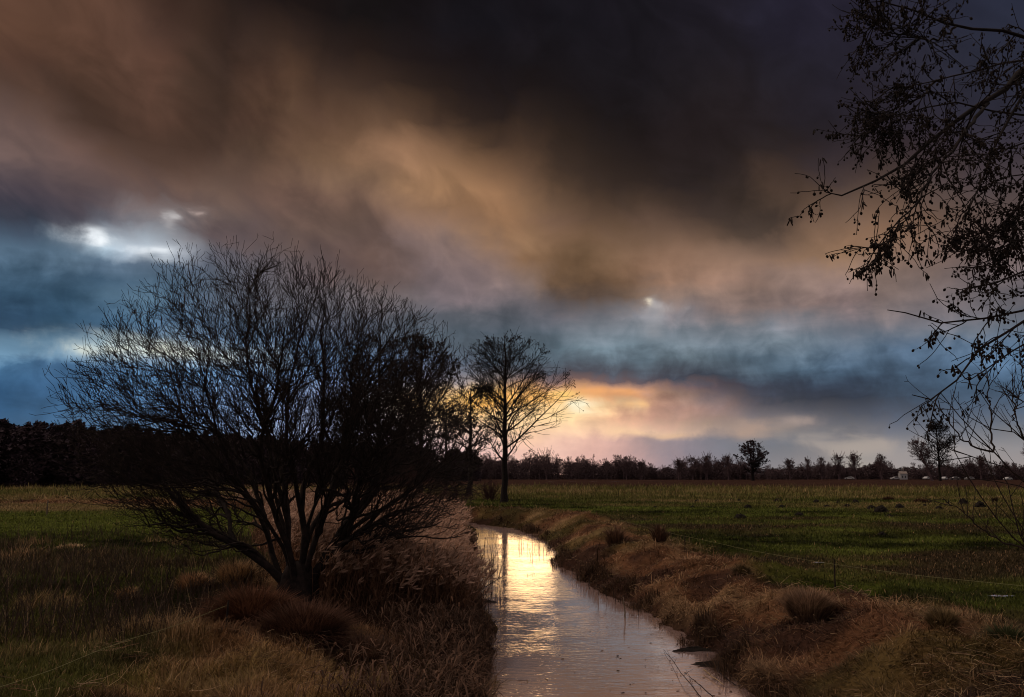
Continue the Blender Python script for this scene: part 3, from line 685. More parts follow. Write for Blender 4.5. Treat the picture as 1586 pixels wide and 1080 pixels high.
# branches, shoots, twigs
B = []
def level(Pp, Rp, m, t0, t1, ang, Lf, k, wander, up, rmin, rscale, env, rg, lim=1.02, flat=0.0):
    S_, D, t_, rr, idx = spawn(Pp, Rp, m, t0, t1, ang, rg, .16, flat)
    Lp = np.linalg.norm(np.diff(Pp, axis=1), axis=2).sum(1)[idx]
    L = Lp * Lf * (1.15 - .75 * t_) * rg.uniform(.55, 1.2, len(idx))
    if env is not None:
        L = fit(S_, D, L, env, rg, lim)
        keep = L > .12; S_, D, L, rr, t_ = S_[keep], D[keep], L[keep], rr[keep], t_[keep]
    r0 = np.maximum(rr * rscale, rmin); r1 = np.full(len(r0), rmin)
    return grow(S_, D, L, r0, r1, k, wander, up, rg)
from mathutils.kdtree import KDTree
def fill(nodes, tang, nrad, n, f0, f1, gap0, gap1, k, r_tip, r_mul, lim, bulge=.5, jit=.02, pw=.6):
    "n shoots, each from the nearest existing wood further in to a point spread evenly through the crown"
    kd = KDTree(len(nodes))
    for i, p in enumerate(nodes): kd.insert(p, i)
    kd.balance(); nr = np.linalg.norm(nodes, axis=1)
    th_ = rw.uniform(-57, 78, n); th_ = np.where((th_ > 34) & (rw.random(n) < .55), rw.uniform(-50, 35, n), th_); th_ = np.radians(np.where(th_ > 60, th_ - rw.uniform(20, 90, n), th_)); dp = rw.uniform(-.62, .62, n)
    d_ = np.stack([np.sin(th_) * np.cos(dp), np.sin(dp), np.cos(th_) * np.cos(dp)], 1)
    R_ = 1.0 / np.maximum(env_w(d_), 1e-6); fr = (f0 ** (1 / pw) + (f1 ** (1 / pw) - f0 ** (1 / pw)) * rw.random(n)) ** pw
    tg = d_ * (R_ * fr)[:, None] + rw.normal(0, .12, (n, 3))
    st, sd, sr, en = [], [], [], []
    for p in tg:
        pr = np.linalg.norm(p); gap = rw.uniform(gap0, gap1); best = None
        for co, i, dist in kd.find_n(p * max(0, 1 - gap / pr), 14):
            v = p - nodes[i]; L = np.linalg.norm(v)
            if L > gap1 * 2.2 or L < .12 or nr[i] > pr: continue
            cst = L - 1.2 * float(v @ tang[i]) / L
            if best is None or cst < best[0]: best = (cst, i)
        if best: st.append(nodes[best[1]]); sd.append(tang[best[1]]); sr.append(nrad[best[1]]); en.append(p)
    st, sd, sr, en = map(np.array, (st, sd, sr, en)); L = np.linalg.norm(en - st, axis=1, keepdims=True)
    up = en / np.linalg.norm(en, axis=1, keepdims=True) * .7 + np.array([0, 0, .5])
    t = np.linspace(0, 1, k + 1)[None, :, None]
    m0 = (sd * .5 + (en - st) / L * .7)[:, None] * L[:, None]; m1 = up[:, None] * L[:, None] * .9
    P = (2 * t ** 3 - 3 * t ** 2 + 1) * st[:, None] + (t ** 3 - 2 * t ** 2 + t) * m0 + (3 * t ** 2 - 2 * t ** 3) * en[:, None] + (t ** 3 - t ** 2) * m1
    w = rw.normal(0, 1, P.shape) * jit * L[:, None]; w[:, 0] = 0; P = P + w
    r0 = np.minimum(np.maximum(sr * .7, r_tip), r_tip * r_mul); t1 = t[:, :, 0]
    return P, r0[:, None] * (1 - t1) + r_tip * t1
def nodes_of(P, Rd, lo=1):
    T = np.gradient(P, axis=1); T /= np.maximum(np.linalg.norm(T, axis=2, keepdims=True), 1e-9) if False else np.maximum(np.linalg.norm(T, axis=2)[..., None], 1e-9)
    return P[:, lo:].reshape(-1, 3), T[:, lo:].reshape(-1, 3), Rd[:, lo:].reshape(-1)
def cat3(*a): return [np.concatenate(q) for q in zip(*a)]
N0 = nodes_of(Pm, Rm, 2)
P1, R1 = fill(*N0, 300, .38, .92, .9, 2.3, 8, .0065, 6.0, 1.0, jit=.022)
N1 = cat3(N0, nodes_of(P1, R1, 2))
P2, R2 = fill(*N1, 2400, .48, 1.0, .5, 1.3, 6, .0052, 2.2, 1.0, jit=.025)
N2 = cat3(nodes_of(P1, R1, 2), nodes_of(P2, R2, 2))
P3, R3 = fill(*N2, 12000, .57, 1.03, .2, .6, 4, .0046, 1.4, 1.0, jit=.03, pw=.7)
P4, R4 = level(P3, R3, 1, .3, .9, .6, .6, 3, .10, .05, .0042, .9, None, rw)
P3 = np.concatenate([P3[:, :4], P3[:, 4:5]], 1)
# a few low side shoots towards the water and to the left
P5, R5 = level(Pm[low], Rm[low], 5, .25, .95, .5, .5, 7, .10, .02, .0060, .5, env_w, rw); P6, R6 = level(P5, R5, 4, .2, 1, .6, .5, 5, .12, .03, .0048, .6, env_w, rw, 1.1)
print('willow', len(P1), len(P2), len(P3))
v1, f1 = tubes([(P1, R1), (P5, R5)], 5); v2, f2 = tubes([(P2, R2), (P3, R3), (P4, R4), (P6, R6)], 3)
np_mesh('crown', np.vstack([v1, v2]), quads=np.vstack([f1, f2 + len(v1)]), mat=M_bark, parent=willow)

# ------------------------------------------------------------------ bare trees (alders and others) along and beyond the ditch
def tree(name, base, H, crown, label, cat='tree', group=None, seed=1, lean=0.0, trunk_r=None, n1=34, n2=9, n3=5, knobs=2500, knob=.05,
         rmin=.012, first=.25, ang=1.0, up=.03, material=None, cone_mat=None, two=False, asym=None, bend=0.0, knobname='cones', m1=.55, lim=1.05):
    """crown: list of (height fraction, half width m).  Leader trunk with tapering side limbs inside that outline."""
    rg = np.random.default_rng(seed); material = material or M_alder
    t_ = empty(name, base); tag(t_, label, cat, group)
    hf = np.array([c_[0] for c_ in crown]); hwid = np.array([c_[1] for c_ in crown])
    trunk_r = trunk_r or H * .017
    K = 14; nst = 2 if two else 1
    Pt = np.zeros((nst, K + 1, 3))
    for s_ in range(nst):
        dx_ = 0.0
        for i in range(K + 1):
            f_ = i / K; sp = (0 if not two else (s_ * 2 - 1) * H * .10 * max(0, f_ - .35) ** 0.8)
            Pt[s_, i] = (lean * H * f_ + bend * H * f_ * f_ + sp + rg.normal(0, H * .004) * (f_ > 0), rg.normal(0, H * .004), f_ * H * (1 if s_ == 0 else .94) - .15 * (i == 0))
    tt_ = np.linspace(0, 1, K + 1)[None]
    Rt = trunk_r * (1 - tt_) ** .8 * np.ones((nst, 1)) + rmin; Rt[:, 0] *= 1.35
    v, f = tubes([(Pt, Rt)], 8)
    np_mesh('trunk', v, quads=f, mat=material, parent=t_, smooth=True)
    def env(P):
        z_ = P[..., 2] / H; cx = lean * H * np.clip(z_, 0, 1) + bend * H * np.clip(z_, 0, 1) ** 2
        w_ = np.interp(z_, hf, hwid)
        dx_ = P[..., 0] - cx
        if asym is not None: w_ = w_ * np.where(dx_ > 0, np.interp(z_, hf, asym), 1.0)
        e = np.hypot(dx_, P[..., 1]) / np.maximum(w_, .05)
        return np.maximum(e, np.where(z_ > 1, 1.5, 0))
    S_, D, tq, rr, idx = spawn(Pt, Rt, n1, first, .93, ang, rg, .14)
    D[:, 2] = np.abs(D[:, 2]) * .8 + .05
    L = np.interp(S_[:, 2] / H + .03, hf, hwid)
    if asym is not None: L = L * np.where(D[:, 0] > 0, np.interp(S_[:, 2] / H, hf, asym), 1.0)
    L = L * rg.uniform(.75, 1.12, len(L)) + .2
    P1, R1 = grow(S_, D, L * 1.12, np.maximum(rr * .42, rmin * 1.5), np.full(len(L), rmin), 7, .07, up, rg)
    P2, R2 = level(P1, R1, n2, .15, 1.0, .75, m1, 5, .12, .03, rmin, .6, env, rg, lim)
    bat = [(P2, R2)]
    Pl = P2
    if n3:
        P3, R3 = level(P2, R2, n3, .2, 1.0, .7, .55, 3, .14, .03, rmin * .85, .7, env, rg, lim + .03)
        bat.append((P3, R3)); Pl = P3
    v1, f1 = tubes([(P1, R1)], 5); v2, f2 = tubes(bat, 3)
    np_mesh('crown', np.vstack([v1, v2]), quads=np.vstack([f1, f2 + len(v1)]), mat=material, parent=t_)
    if knobs:
        i_ = rg.integers(0, len(Pl), knobs); j_ = rg.integers(1, Pl.shape[1], knobs)
        pp = Pl[i_, j_] + rg.normal(0, knob * .8, (knobs, 3))
        v, f = octs(pp, knob * rg.uniform(.5, 1.3, knobs), rg)
        o = np_mesh(knobname, v, tris=f, mat=cone_mat or M_cone, parent=t_); o['kind'] = 'stuff'
    return t_

def gbase(px, py, y=None):
    p = at(px, py, 0.0) if y is None else atd(px, py, y)
    p[2] = gz(p) - .05
    return p
def top_h(base, py): return (atd(793, py, base[1])[2] - base[2])

a0 = gbase(781, 779); H0 = top_h(a0, 516); w_ = a0[1] / FPX * 1.01
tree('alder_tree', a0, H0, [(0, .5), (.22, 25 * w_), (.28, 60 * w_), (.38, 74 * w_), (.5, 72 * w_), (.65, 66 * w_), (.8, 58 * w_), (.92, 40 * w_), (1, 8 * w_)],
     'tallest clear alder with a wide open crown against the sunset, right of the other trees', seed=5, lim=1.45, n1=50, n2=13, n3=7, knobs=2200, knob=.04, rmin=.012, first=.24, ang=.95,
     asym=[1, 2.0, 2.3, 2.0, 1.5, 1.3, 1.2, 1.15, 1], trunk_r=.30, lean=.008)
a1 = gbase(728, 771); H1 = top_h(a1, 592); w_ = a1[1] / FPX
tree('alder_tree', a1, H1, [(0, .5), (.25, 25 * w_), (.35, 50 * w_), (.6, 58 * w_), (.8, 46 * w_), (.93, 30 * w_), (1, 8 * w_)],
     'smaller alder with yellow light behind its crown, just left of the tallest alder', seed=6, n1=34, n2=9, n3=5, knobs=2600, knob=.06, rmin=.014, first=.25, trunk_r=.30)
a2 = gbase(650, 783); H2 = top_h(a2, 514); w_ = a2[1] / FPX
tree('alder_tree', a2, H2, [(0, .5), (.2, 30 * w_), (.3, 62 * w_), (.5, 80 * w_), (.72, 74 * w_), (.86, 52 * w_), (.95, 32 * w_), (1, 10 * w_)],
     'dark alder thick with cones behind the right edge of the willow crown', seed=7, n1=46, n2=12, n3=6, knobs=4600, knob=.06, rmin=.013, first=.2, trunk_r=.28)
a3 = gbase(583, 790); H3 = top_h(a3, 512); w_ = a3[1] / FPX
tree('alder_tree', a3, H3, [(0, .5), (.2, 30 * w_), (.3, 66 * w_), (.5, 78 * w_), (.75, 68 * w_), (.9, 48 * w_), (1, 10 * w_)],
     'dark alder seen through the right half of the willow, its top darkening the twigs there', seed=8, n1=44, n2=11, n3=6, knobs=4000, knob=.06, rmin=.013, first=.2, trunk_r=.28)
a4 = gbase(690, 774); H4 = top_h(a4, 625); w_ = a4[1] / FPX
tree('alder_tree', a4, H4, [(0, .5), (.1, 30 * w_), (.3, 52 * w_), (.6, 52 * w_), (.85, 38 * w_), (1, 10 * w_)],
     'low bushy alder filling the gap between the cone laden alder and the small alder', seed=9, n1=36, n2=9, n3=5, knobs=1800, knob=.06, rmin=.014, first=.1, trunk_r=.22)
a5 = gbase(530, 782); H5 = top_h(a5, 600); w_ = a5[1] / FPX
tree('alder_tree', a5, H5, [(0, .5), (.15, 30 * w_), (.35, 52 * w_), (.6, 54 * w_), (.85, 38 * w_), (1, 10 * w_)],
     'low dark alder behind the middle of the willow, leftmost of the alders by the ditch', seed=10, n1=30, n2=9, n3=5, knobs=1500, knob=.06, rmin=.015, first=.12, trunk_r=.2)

# low tangled shrubs beside the reeds
def shrub(base, H, wid, label, seed, name='bare_shrub', nst=34, m=M_twig, rmin=.007, group=None, n2=7, n3=4):
    rg = np.random.default_rng(seed); t_ = empty(name, base); tag(t_, label, 'shrub', group)
    th = rg.uniform(-1.1, 1.1, nst); ph = rg.uniform(0, 6.28, nst)
    D = np.stack([np.sin(th) * np.cos(ph) * wid / H, np.sin(th) * np.sin(ph) * wid / H, np.cos(th)], 1)
    P0 = np.stack([rg.normal(0, .12 * wid, nst), rg.normal(0, .12 * wid, nst), np.full(nst, -.03)], 1)
    P1, R1 = grow(P0, D, H * rg.uniform(.6, 1.05, nst), np.full(nst, rmin * 3.2), np.full(nst, rmin), 7, .13, .02, rg)
    P2, R2 = level(P1, R1, n2, .15, 1, .55, .5, 5, .14, .03, rmin * .8, .6, None, rg)
    P3, R3 = level(P2, R2, n3, .15, 1, .6, .5, 3, .15, .02, rmin * .7, .7, None, rg)
    v, f = tubes([(P1, R1)], 4); np_mesh('stem', v, quads=f, mat=m, parent=t_)
    v, f = tubes([(P2, R2), (P3, R3)], 3); np_mesh('twigs', v, quads=f, mat=m, parent=t_)
    return t_
for i, (px, py, H, wd_, lb) in enumerate([
        (560, 800, 3.4, 3.2, 'leafless reddish shrub low behind the right half of the willow'),
        (610, 790, 3.6, 3.4, 'reddish twiggy shrub under the dark alders, behind the reeds'),
        (668, 800, 3.0, 2.6, 'dark bare shrub between the reeds and the trunk of the cone laden alder'),
        (706, 786, 2.6, 2.4, 'small bare shrub where the ditch bends out of sight to the left'),
        (640, 768, 5.2, 4.2, 'tall bare shrub at the foot of the alders, half way to the dark wood'),
        (757, 775, 2.2, 1.6, 'little bare shrub between the trunks of the two rightmost alders')]):
    b_ = gbase(px, py); shrub(b_, H, wd_, lb, 50 + i, rmin=.007 if py > 785 else .010, group='bare shrubs by the ditch')
print('trees', time.time() - T0)

# ------------------------------------------------------------------ reeds on the left bank
def reeds(n, name, label, zone, hgt, pl=.8, seed=3, colr=(.17, .09, .055), heads=True, w=.010):
    rg = np.random.default_rng(seed)
    x, y = zone(rg, n); d, s = ditch(x, y); k = (s < 0) & (d > -.25)
    x, y, d = x[k], y[k], d[k]; z = height(x, y); n = len(x)
    h = hgt * rg.uniform(.6, 1.1, n) * np.clip(.75 + .25 * d, .6, 1); ya = rg.normal(.2, .9, n); ln = np.abs(rg.normal(.22, .16, n))
    c = np.array(colr) * rg.uniform(.5, 1.7, (n, 1)) * np.array([1, 1, 1]) ; w_ = np.full(n, w) * (1 + y / 40)
    D = np.stack([np.cos(ya) * np.sin(ln), np.sin(ya) * np.sin(ln), np.cos(ln)], 1)
    P, Rr = grow(np.stack([x, y, z - .05], 1), D, h, w_ * .5, w_ * .25, 4, .06, -.02, rg)
    v, f = tubes([(P, Rr)], 3); cv = np.repeat(c, 5 * 3, axis=0)
    # long leaves
    li = rg.integers(0, n, n * 3); lj = rg.integers(1, 5, n * 3); p = P[li, lj]
    L = rg.uniform(.2, .5, len(li)); yw = rg.uniform(0, 6.283, len(li)); e1 = rg.uniform(.3, 1.1, len(li)); e2 = e1 + rg.uniform(.5, 1.3, len(li))
    dd = np.stack([np.cos(yw), np.sin(yw)], 1)
    d1 = np.c_[dd * np.sin(e1)[:, None], np.cos(e1)]; d2 = np.c_[dd * np.sin(e2)[:, None], np.cos(e2)]
    sd_ = np.c_[-dd[:, 1], dd[:, 0], np.zeros(len(li))] * (w_[li] * rg.uniform(.5, 1.1, len(li)))[:, None]
    p1 = p + d1 * (L * .5)[:, None]; p2 = p1 + d2 * (L * .5)[:, None]
    V2 = np.stack([p - sd_ * .6, p + sd_ * .6, p1 - sd_, p1 + sd_, p2], 1).reshape(-1, 3); b = np.arange(len(li))[:, None] * 5 + len(v)
    V = [v, V2]; Q = [f, b + np.array([[0, 1, 3, 2]])]; T = [b + np.array([[2, 3, 4]])]
    cvs = [cv, np.repeat(np.array(colr) * rg.uniform(.4, 2.1, (len(li), 1)), 5, axis=0)]
    off = len(v) + len(V2)
    if heads:
        hi = np.nonzero(rg.random(n) < pl)[0]; q = 5
        hp = np.repeat(P[hi, -1], q, axis=0) + rg.normal(0, .02, (len(hi) * q, 3)); wnd = rg.normal(.6, .35, len(hp)); Lh = rg.uniform(.10, .22, len(hp)) * (1 + y[np.repeat(hi, q)] / 90)
        dd = np.stack([np.cos(wnd), np.sin(wnd) * .4], 1); e = rg.uniform(.4, 1.6, len(hp))
        dv = np.c_[dd * np.sin(e)[:, None], np.cos(e)]; sd_ = np.c_[-dd[:, 1], dd[:, 0], np.full(len(hp), .5)] * (Lh * .13)[:, None]
        V3 = np.stack([hp, hp + dv * (Lh * .4)[:, None] + sd_, hp + dv * Lh[:, None], hp + dv * (Lh * .5)[:, None] - sd_], 1).reshape(-1, 3)
        Q.append(np.arange(len(hp))[:, None] * 4 + off + np.array([[0, 1, 2, 3]])); V.append(V3)
        hc = np.array([.36, .225, .165]) * rg.uniform(.45, 1.35, (len(hp), 1)); cvs.append(np.repeat(hc, 4, axis=0))
    o = np_mesh(name, np.vstack(V), tris=np.vstack(T), quads=np.vstack(Q), mat=M_blade, col=np.vstack(cvs))
    return tag(o, label, 'reeds', kind='stuff')
def z_far(rg, n):
    y = 17 * (62 / 17) ** rg.random(n); q_ = rg.random(n)
    xl = np.interp(y, [e[1] for e in eL], [e[0] for e in eL])
    xl = np.where(y > eL[-1][1], eL[-1][0] - (y - eL[-1][1]) * .6, xl)
    wd_ = np.interp(y, [17, 22, 30, 45, 62], [3.0, 4.8, 7.5, 10, 14])
    return xl - .35 - .012 * y - q_ * wd_, y
def z_edge(rg, n):
    y = 9.0 * (40 / 9.0) ** rg.random(n)
    xl = np.interp(y, [e[1] for e in eL], [e[0] for e in eL])
    return xl - .1 - np.abs(rg.normal(0, .8, n)) - .35 * (fbm(xl, y, 1.1, 44, 2) > .5), y
reeds(14000, 'reeds', 'brown reed bed with feathery heads between the willow and the ditch', z_far, 1.35, .8, 3)
reeds(5200, 'sedge', 'dark drooping sedge hanging over the left edge of the water', z_edge, .55, .0, 4, (.075, .042, .028), False, .011)
print('reeds', time.time() - T0)

# dark sedge fringe along the right water edge, in clumps
def fringe():
    rg = np.random.default_rng(61); n = 60000; y = 9.5 * (60 / 9.5) ** rg.random(n); xr = np.interp(y, [e[1] for e in eR], [e[0] for e in eR]) + rg.uniform(-1.2, 2.0, n)
    d, s = ditch(xr, y); cl_ = fbm(xr, y, .8, 47, 2); k = (s > 0) & (d > -.22) & (d < .55) & (cl_ > .50); x, y, d, cl_ = xr[k], y[k], d[k], cl_[k]; n = len(x)
    z = np.maximum(height(x, y), WZ - .1); h = rg.uniform(.10, .42, n) * (.4 + 2.5 * (cl_ - .5) / .5); ya = rg.normal(3.3, 1.0, n)
    o = blades(x, y, z, h, (.005 + .0007 * y) * rg.uniform(.6, 1.4, n), ya, np.clip(rg.normal(.5, .4, n), 0, 1.4), np.array([.060, .034, .020]) * rg.uniform(.3, 2.0, (n, 1)), 'sedge', droop=.8)
    tag(o, 'dark sedge clumps fringing the right edge of the water', 'sedge', kind='stuff')
fringe()
# dead weed stalks in the left field
def weeds():
    rg = np.random.default_rng(62); n = 5200; y = 12.5 * (36 / 12.5) ** rg.random(n); x = -y * rg.uniform(.12, .68, n)
    k = fbm(x, y, 3.0, 48, 3) > .47; x, y = x[k], y[k]; d, s = ditch(x, y); k = d > 5; x, y = x[k], y[k]; n = len(x); z = height(x, y)
    P, Rr = grow(np.stack([x, y, z - .03], 1), np.c_[rg.normal(0, .25, (n, 2)), np.ones(n)], rg.uniform(.2, .75, n), np.full(n, .004) * (1 + y / 25), np.full(n, .0022) * (1 + y / 25), 4, .08, 0, rg)
    P2, R2 = level(P, Rr, 4, .35, 1, .6, .32, 3, .12, .05, .002, .8, None, rg); R2 = R2 * 1.3
    v, f = tubes([(P, Rr), (P2, R2)], 3); sh = rg.uniform(.5, 1.7, (n, 1)) * np.where(rg.random((n, 1)) < .14, np.array([[.22, .15, .09]]), np.array([[.060, .036, .026]]))
    cv = np.vstack([np.repeat(sh, 15, axis=0), np.full((len(v) - n * 15, 3), .05) * [1.1, .8, .65]])
    tag(np_mesh('weeds', v, quads=f, mat=M_blade, col=cv), 'dead upright weed stalks scattered through the left field', 'weeds', kind='stuff')
weeds()
# floating leaves and scraps on the water
def scraps():
    rg = np.random.default_rng(63); n = 260; y = 9.5 * (34 / 9.5) ** rg.random(n); a = np.interp(y, [e[1] for e in eL], [e[0] for e in eL]); b = np.interp(y, [e[1] for e in eR], [e[0] for e in eR])
    u = rg.random(n); u = np.where(rg.random(n) < .6, 1 - (1 - u) ** 2.5 * .5, u); x = a + (b - a) * np.clip(u, .04, .99); r = rg.uniform(.010, .04, n); an = np.arange(6) * 1.047
    sq = rg.uniform(.4, .9, (n, 1)); ro = rg.uniform(0, 3.1, (n, 1)); px = np.cos(an) * r[:, None]; py = np.sin(an) * r[:, None] * sq
    X = x[:, None] + px * np.cos(ro) - py * np.sin(ro); Y = y[:, None] + px * np.sin(ro) + py * np.cos(ro); Z = np.full((n, 6), WZ + .006) + rg.uniform(0, .010, (n, 6))
    V = np.stack([X, Y, Z], 2).reshape(-1, 3); T = np.array([[0, 1, 2], [0, 2, 3], [0, 3, 4], [0, 4, 5]]); c = np.repeat(np.array([.05, .03, .02]) * rg.uniform(.4, 3.0, (n, 1)), 6, axis=0)
    tag(np_mesh('floating_leaves', V, tris=(np.arange(n)[:, None, None] * 6 + T[None]).reshape(-1, 3), mat=M_blade, col=c), 'little dark leaves and scraps floating on the ditch water', 'leaves', kind='stuff')
scraps()

# fallen pale stems and broken stalks tangled over both banks
def litter():
    rg = np.random.default_rng(64); n = 30000; a = R(-38) + R(76) * rg.random(n); r = 8.8 * (34 / 8.8) ** rg.random(n); x, y = r * np.sin(a), r * np.cos(a)
    d, s = ditch(x, y); c, h, l, sf2, b2 = cover(x, y); k = ((b2 > .5) & (d > .25)) | ((s < 0) & (y < 14.5) & (x > -6)); k &= fbm(x, y, .9, 49, 3) > .46
    k &= rg.random(n) < .55; x, y, r = x[k], y[k], r[k]; n = len(x); z = height(x, y) + rg.uniform(.03, .16, n)
    yw = rg.uniform(0, 6.283, n); L = rg.uniform(.06, .42, n); P, Rr = grow(np.stack([x, y, z], 1), np.c_[np.cos(yw), np.sin(yw), rg.normal(.05, .25, n)], L, np.full(n, .0022) * (1 + r / 22) * rg.uniform(.6, 1.5, n), np.full(n, .0014) * (1 + r / 22), 3, .16, -.05, rg)
    v, f = tubes([(P, Rr)], 3); pal = np.array([[.50, .35, .22], [.26, .14, .085], [.09, .05, .032], [.38, .28, .15]])[rg.integers(0, 4, n)] * rg.uniform(.4, 1.25, (n, 1))
    tag(np_mesh('fallen_stems', v, quads=f, mat=M_blade, col=np.repeat(pal, 12, axis=0)), 'pale and brown fallen stems tangled over the ditch banks', 'dead stems', kind='stuff')
litter()

# ------------------------------------------------------------------ overhanging alder at the right, close to the viewer
ra = np.random.default_rng(33)
TB = np.array([7.6, 6.2, 0.0]); TB[2] = gz(TB) - .1
near = empty('overhanging_alder', TB)
tag(near, 'alder branches full of small cones and drooping catkins reaching in from the right, close by', 'tree')
Hn = 9.0
tp = np.array([[0, 0, -.1], [.03, 0, .5], [.02, .05, 1.5], [-.08, .05, 2.8], [-.2, 0, 4.2], [-.25, -.05, 5.6], [-.35, 0, 7.2], [-.4, .1, 9.0]])
v, f = tubes([(tp[None], np.array([[.24, .20, .18, .165, .15, .12, .085, .03]]))], 10)
np_mesh('trunk', v, quads=f, mat=M_alder, parent=near, smooth=True)
LIMBS = [  # photo pixels, distance ahead in metres, attach height on trunk, thickness at the frame edge
 ([(1740,130,5.2),(1640,85,4.9),(1586,66,4.7),(1530,52,4.6),(1470,42,4.5),(1420,26,4.4),(1372,8,4.35),(1330,4,4.3),(1305,8,4.3)], 5.2, .018),
 ([(1760,-20,5.3),(1680,40,5.1),(1620,90,4.9),(1570,128,4.7),(1530,160,4.6),(1492,192,4.5),(1450,222,4.4),(1412,258,4.3),(1372,286,4.2),(1330,304,4.1),(1285,314,4.05),(1252,298,4.0)], 5.6, .024),
 ([(1700,40,4.5),(1620,90,4.3),(1575,135,4.2),(1546,190,4.15),(1520,240,4.1),(1502,292,4.0),(1478,336,4.0),(1440,356,3.95)], 5.3, .014),
 ([(1530,160,4.6),(1480,215,4.2),(1440,262,4.1),(1412,300,4.0),(1385,332,3.9),(1362,352,3.9),(1342,382,3.85)], None, .010),
 ([(1700,150,5.6),(1640,110,5.3),(1586,88,5.1),(1530,100,4.9),(1460,120,4.8),(1410,130,4.7),(1345,135,4.6)], 5.0, .010),
 ([(1690,200,4.8),(1620,180,4.6),(1560,175,4.5),(1500,160,4.5),(1440,168,4.4),(1380,190,4.35),(1345,160,4.3)], 4.8, .010),
 ([(1700,250,4.9),(1640,262,4.7),(1586,265,4.6),(1545,272,4.5),(1520,284,4.5),(1490,292,4.4)], 4.3, .009),
 ([(1700,320,4.5),(1640,350,4.3),(1586,372,4.2),(1560,352,4.1),(1525,340,4.0),(1488,330,3.95)], 4.2, .010),
 ([(1700,400,4.6),(1640,400,4.4),(1586,396,4.3),(1545,410,4.2),(1510,424,4.1),(1470,432,4.05),(1452,444,4.0)], 4.0, .012),
 ([(1700,380,4.3),(1640,440,4.2),(1586,484,4.1),(1540,492,4.05),(1495,500,4.0),(1452,504,3.95),(1410,492,3.9),(1372,482,3.85),(1328,472,3.8)], 4.1, .011),
 ([(1720,380,4.6),(1650,440,4.5),(1586,492,4.3),(1545,522,4.2),(1510,546,4.1),(1484,580,4.05),(1462,606,4.0),(1438,622,3.95),(1405,628,3.9),(1360,600,3.9)], 4.0, .013),
 ([(1720,470,4.2),(1650,510,4.1),(1600,535,4.0),(1565,566,3.95),(1532,588,3.9),(1504,612,3.85),(1484,616,3.85)], 3.8, .010),
 ([(1700,300,5.0),(1640,300,4.9),(1590,310,4.8),(1560,335,4.7),(1540,350,4.6),(1520,380,4.6),(1495,392,4.5)], 4.4, .009),
 ([(1460,120,4.8),(1430,150,4.7),(1400,170,4.6),(1365,192,4.5),(1340,215,4.5)], None, .007),
 ([(1480,42,4.5),(1440,70,4.5),(1400,60,4.4),(1360,45,4.4),(1330,60,4.4)], None, .006),
 ([(1720,-90,5.0),(1660,-40,4.9),(1600,-5,4.8),(1560,-25,4.8)], 6.0, .014),
 ([(1700,200,4.2),(1640,205,4.1),(1590,215,4.05),(1550,235,4.0),(1510,225,3.95),(1470,245,3.9),(1430,235,3.9)], 4.7, .010),
 ([(1586,280,4.6),(1570,330,4.5),(1558,372,4.4),(1530,385,4.4),(1508,372,4.4)], None, .007),
]
from itertools import chain
limbs = []
def resample(P, k):
    d = np.r_[0, np.cumsum(np.linalg.norm(np.diff(P, axis=0), axis=1))]; t = np.linspace(0, d[-1], k)
    return np.stack([np.interp(t, d, P[:, i]) for i in range(3)], 1)
for pts, zt, rd in LIMBS:
    P = np.array([atd(a, b, c) for a, b, c in pts]) - TB
    nat = 0
    if zt is not None:
        P = np.vstack([[np.interp(zt, tp[:, 2], tp[:, 0]), np.interp(zt, tp[:, 2], tp[:, 1]), zt], P]); nat = 1
    P = resample(P, 26); w_ = ra.normal(0, .009, P.shape); w_[0] = 0
    P = P + np.cumsum(w_, axis=0) * .6 + w_ * .6
    rad = np.linspace(rd * (2.3 if nat else 1.25), .0022, 26); P[-1] = P[-2] + (P[-1] - P[-2]) * .4
    limbs.append((P[None], rad[None]))
v, f = tubes(limbs, 7); np_mesh('limb', v, quads=f, mat=M_alder, parent=near, smooth=True)
PL = np.concatenate([l_[0] for l_ in limbs]); RL = np.concatenate([l_[1] for l_ in limbs])
# side twigs on the part of the limbs near their ends (the leafy half)
def lv(Pp, Rp, m, t0, t1, ang, Lr, k, wander, up, rmin):
    S_, D, t_, rr, idx = spawn(Pp, Rp, m, t0, t1, ang, ra, .2)
    L = ra.uniform(*Lr, len(S_)) * (1.3 - .85 * t_)
    return grow(S_, D, L, np.maximum(rr * .5, rmin * 1.4), np.full(len(L), rmin), k, wander, up, ra)
Q1, q1 = lv(PL, RL, 33, .22, 1.0, .72, (.16, .46), 8, .15, -.010, .0024)
Q2, q2 = lv(Q1, q1, 5, .15, .97, .75, (.09, .28), 6, .18, -.01, .0018)
v1, f1 = tubes([(Q1, q1)], 5); v2, f2 = tubes([(Q2, q2)], 3)
np_mesh('twigs', np.vstack([v1, v2]), quads=np.vstack([f1, f2 + len(v1)]), mat=M_alder, parent=near)
def lathe(prof, n, P, ax, sc, sides=6):
    "n copies of a small turned shape: prof [(t, r)], ax (n,3) axis, sc (n,) length"
    ref = np.array([[.3, .9, .2]]); A = np.cross(ax, ref); A /= np.linalg.norm(A, axis=1, keepdims=True); Bv = np.cross(ax, A)
    th = np.arange(sides) * 2 * math.pi / sides; rings = []
    for t_, r_ in prof:
        rings.append(P[:, None] + ax[:, None] * (t_ * sc)[:, None, None] + (A[:, None] * np.cos(th)[None, :, None] + Bv[:, None] * np.sin(th)[None, :, None]) * (r_ * sc)[:, None, None])
    V = np.stack(rings, 1).reshape(-1, 3); m = len(prof) * sides
    q_ = np.array([[a * sides + b, a * sides + (b + 1) % sides, (a + 1) * sides + (b + 1) % sides, (a + 1) * sides + b] for a in range(len(prof) - 1) for b in range(sides)])
    return V, (np.arange(n)[:, None, None] * m + q_[None]).reshape(-1, 4)
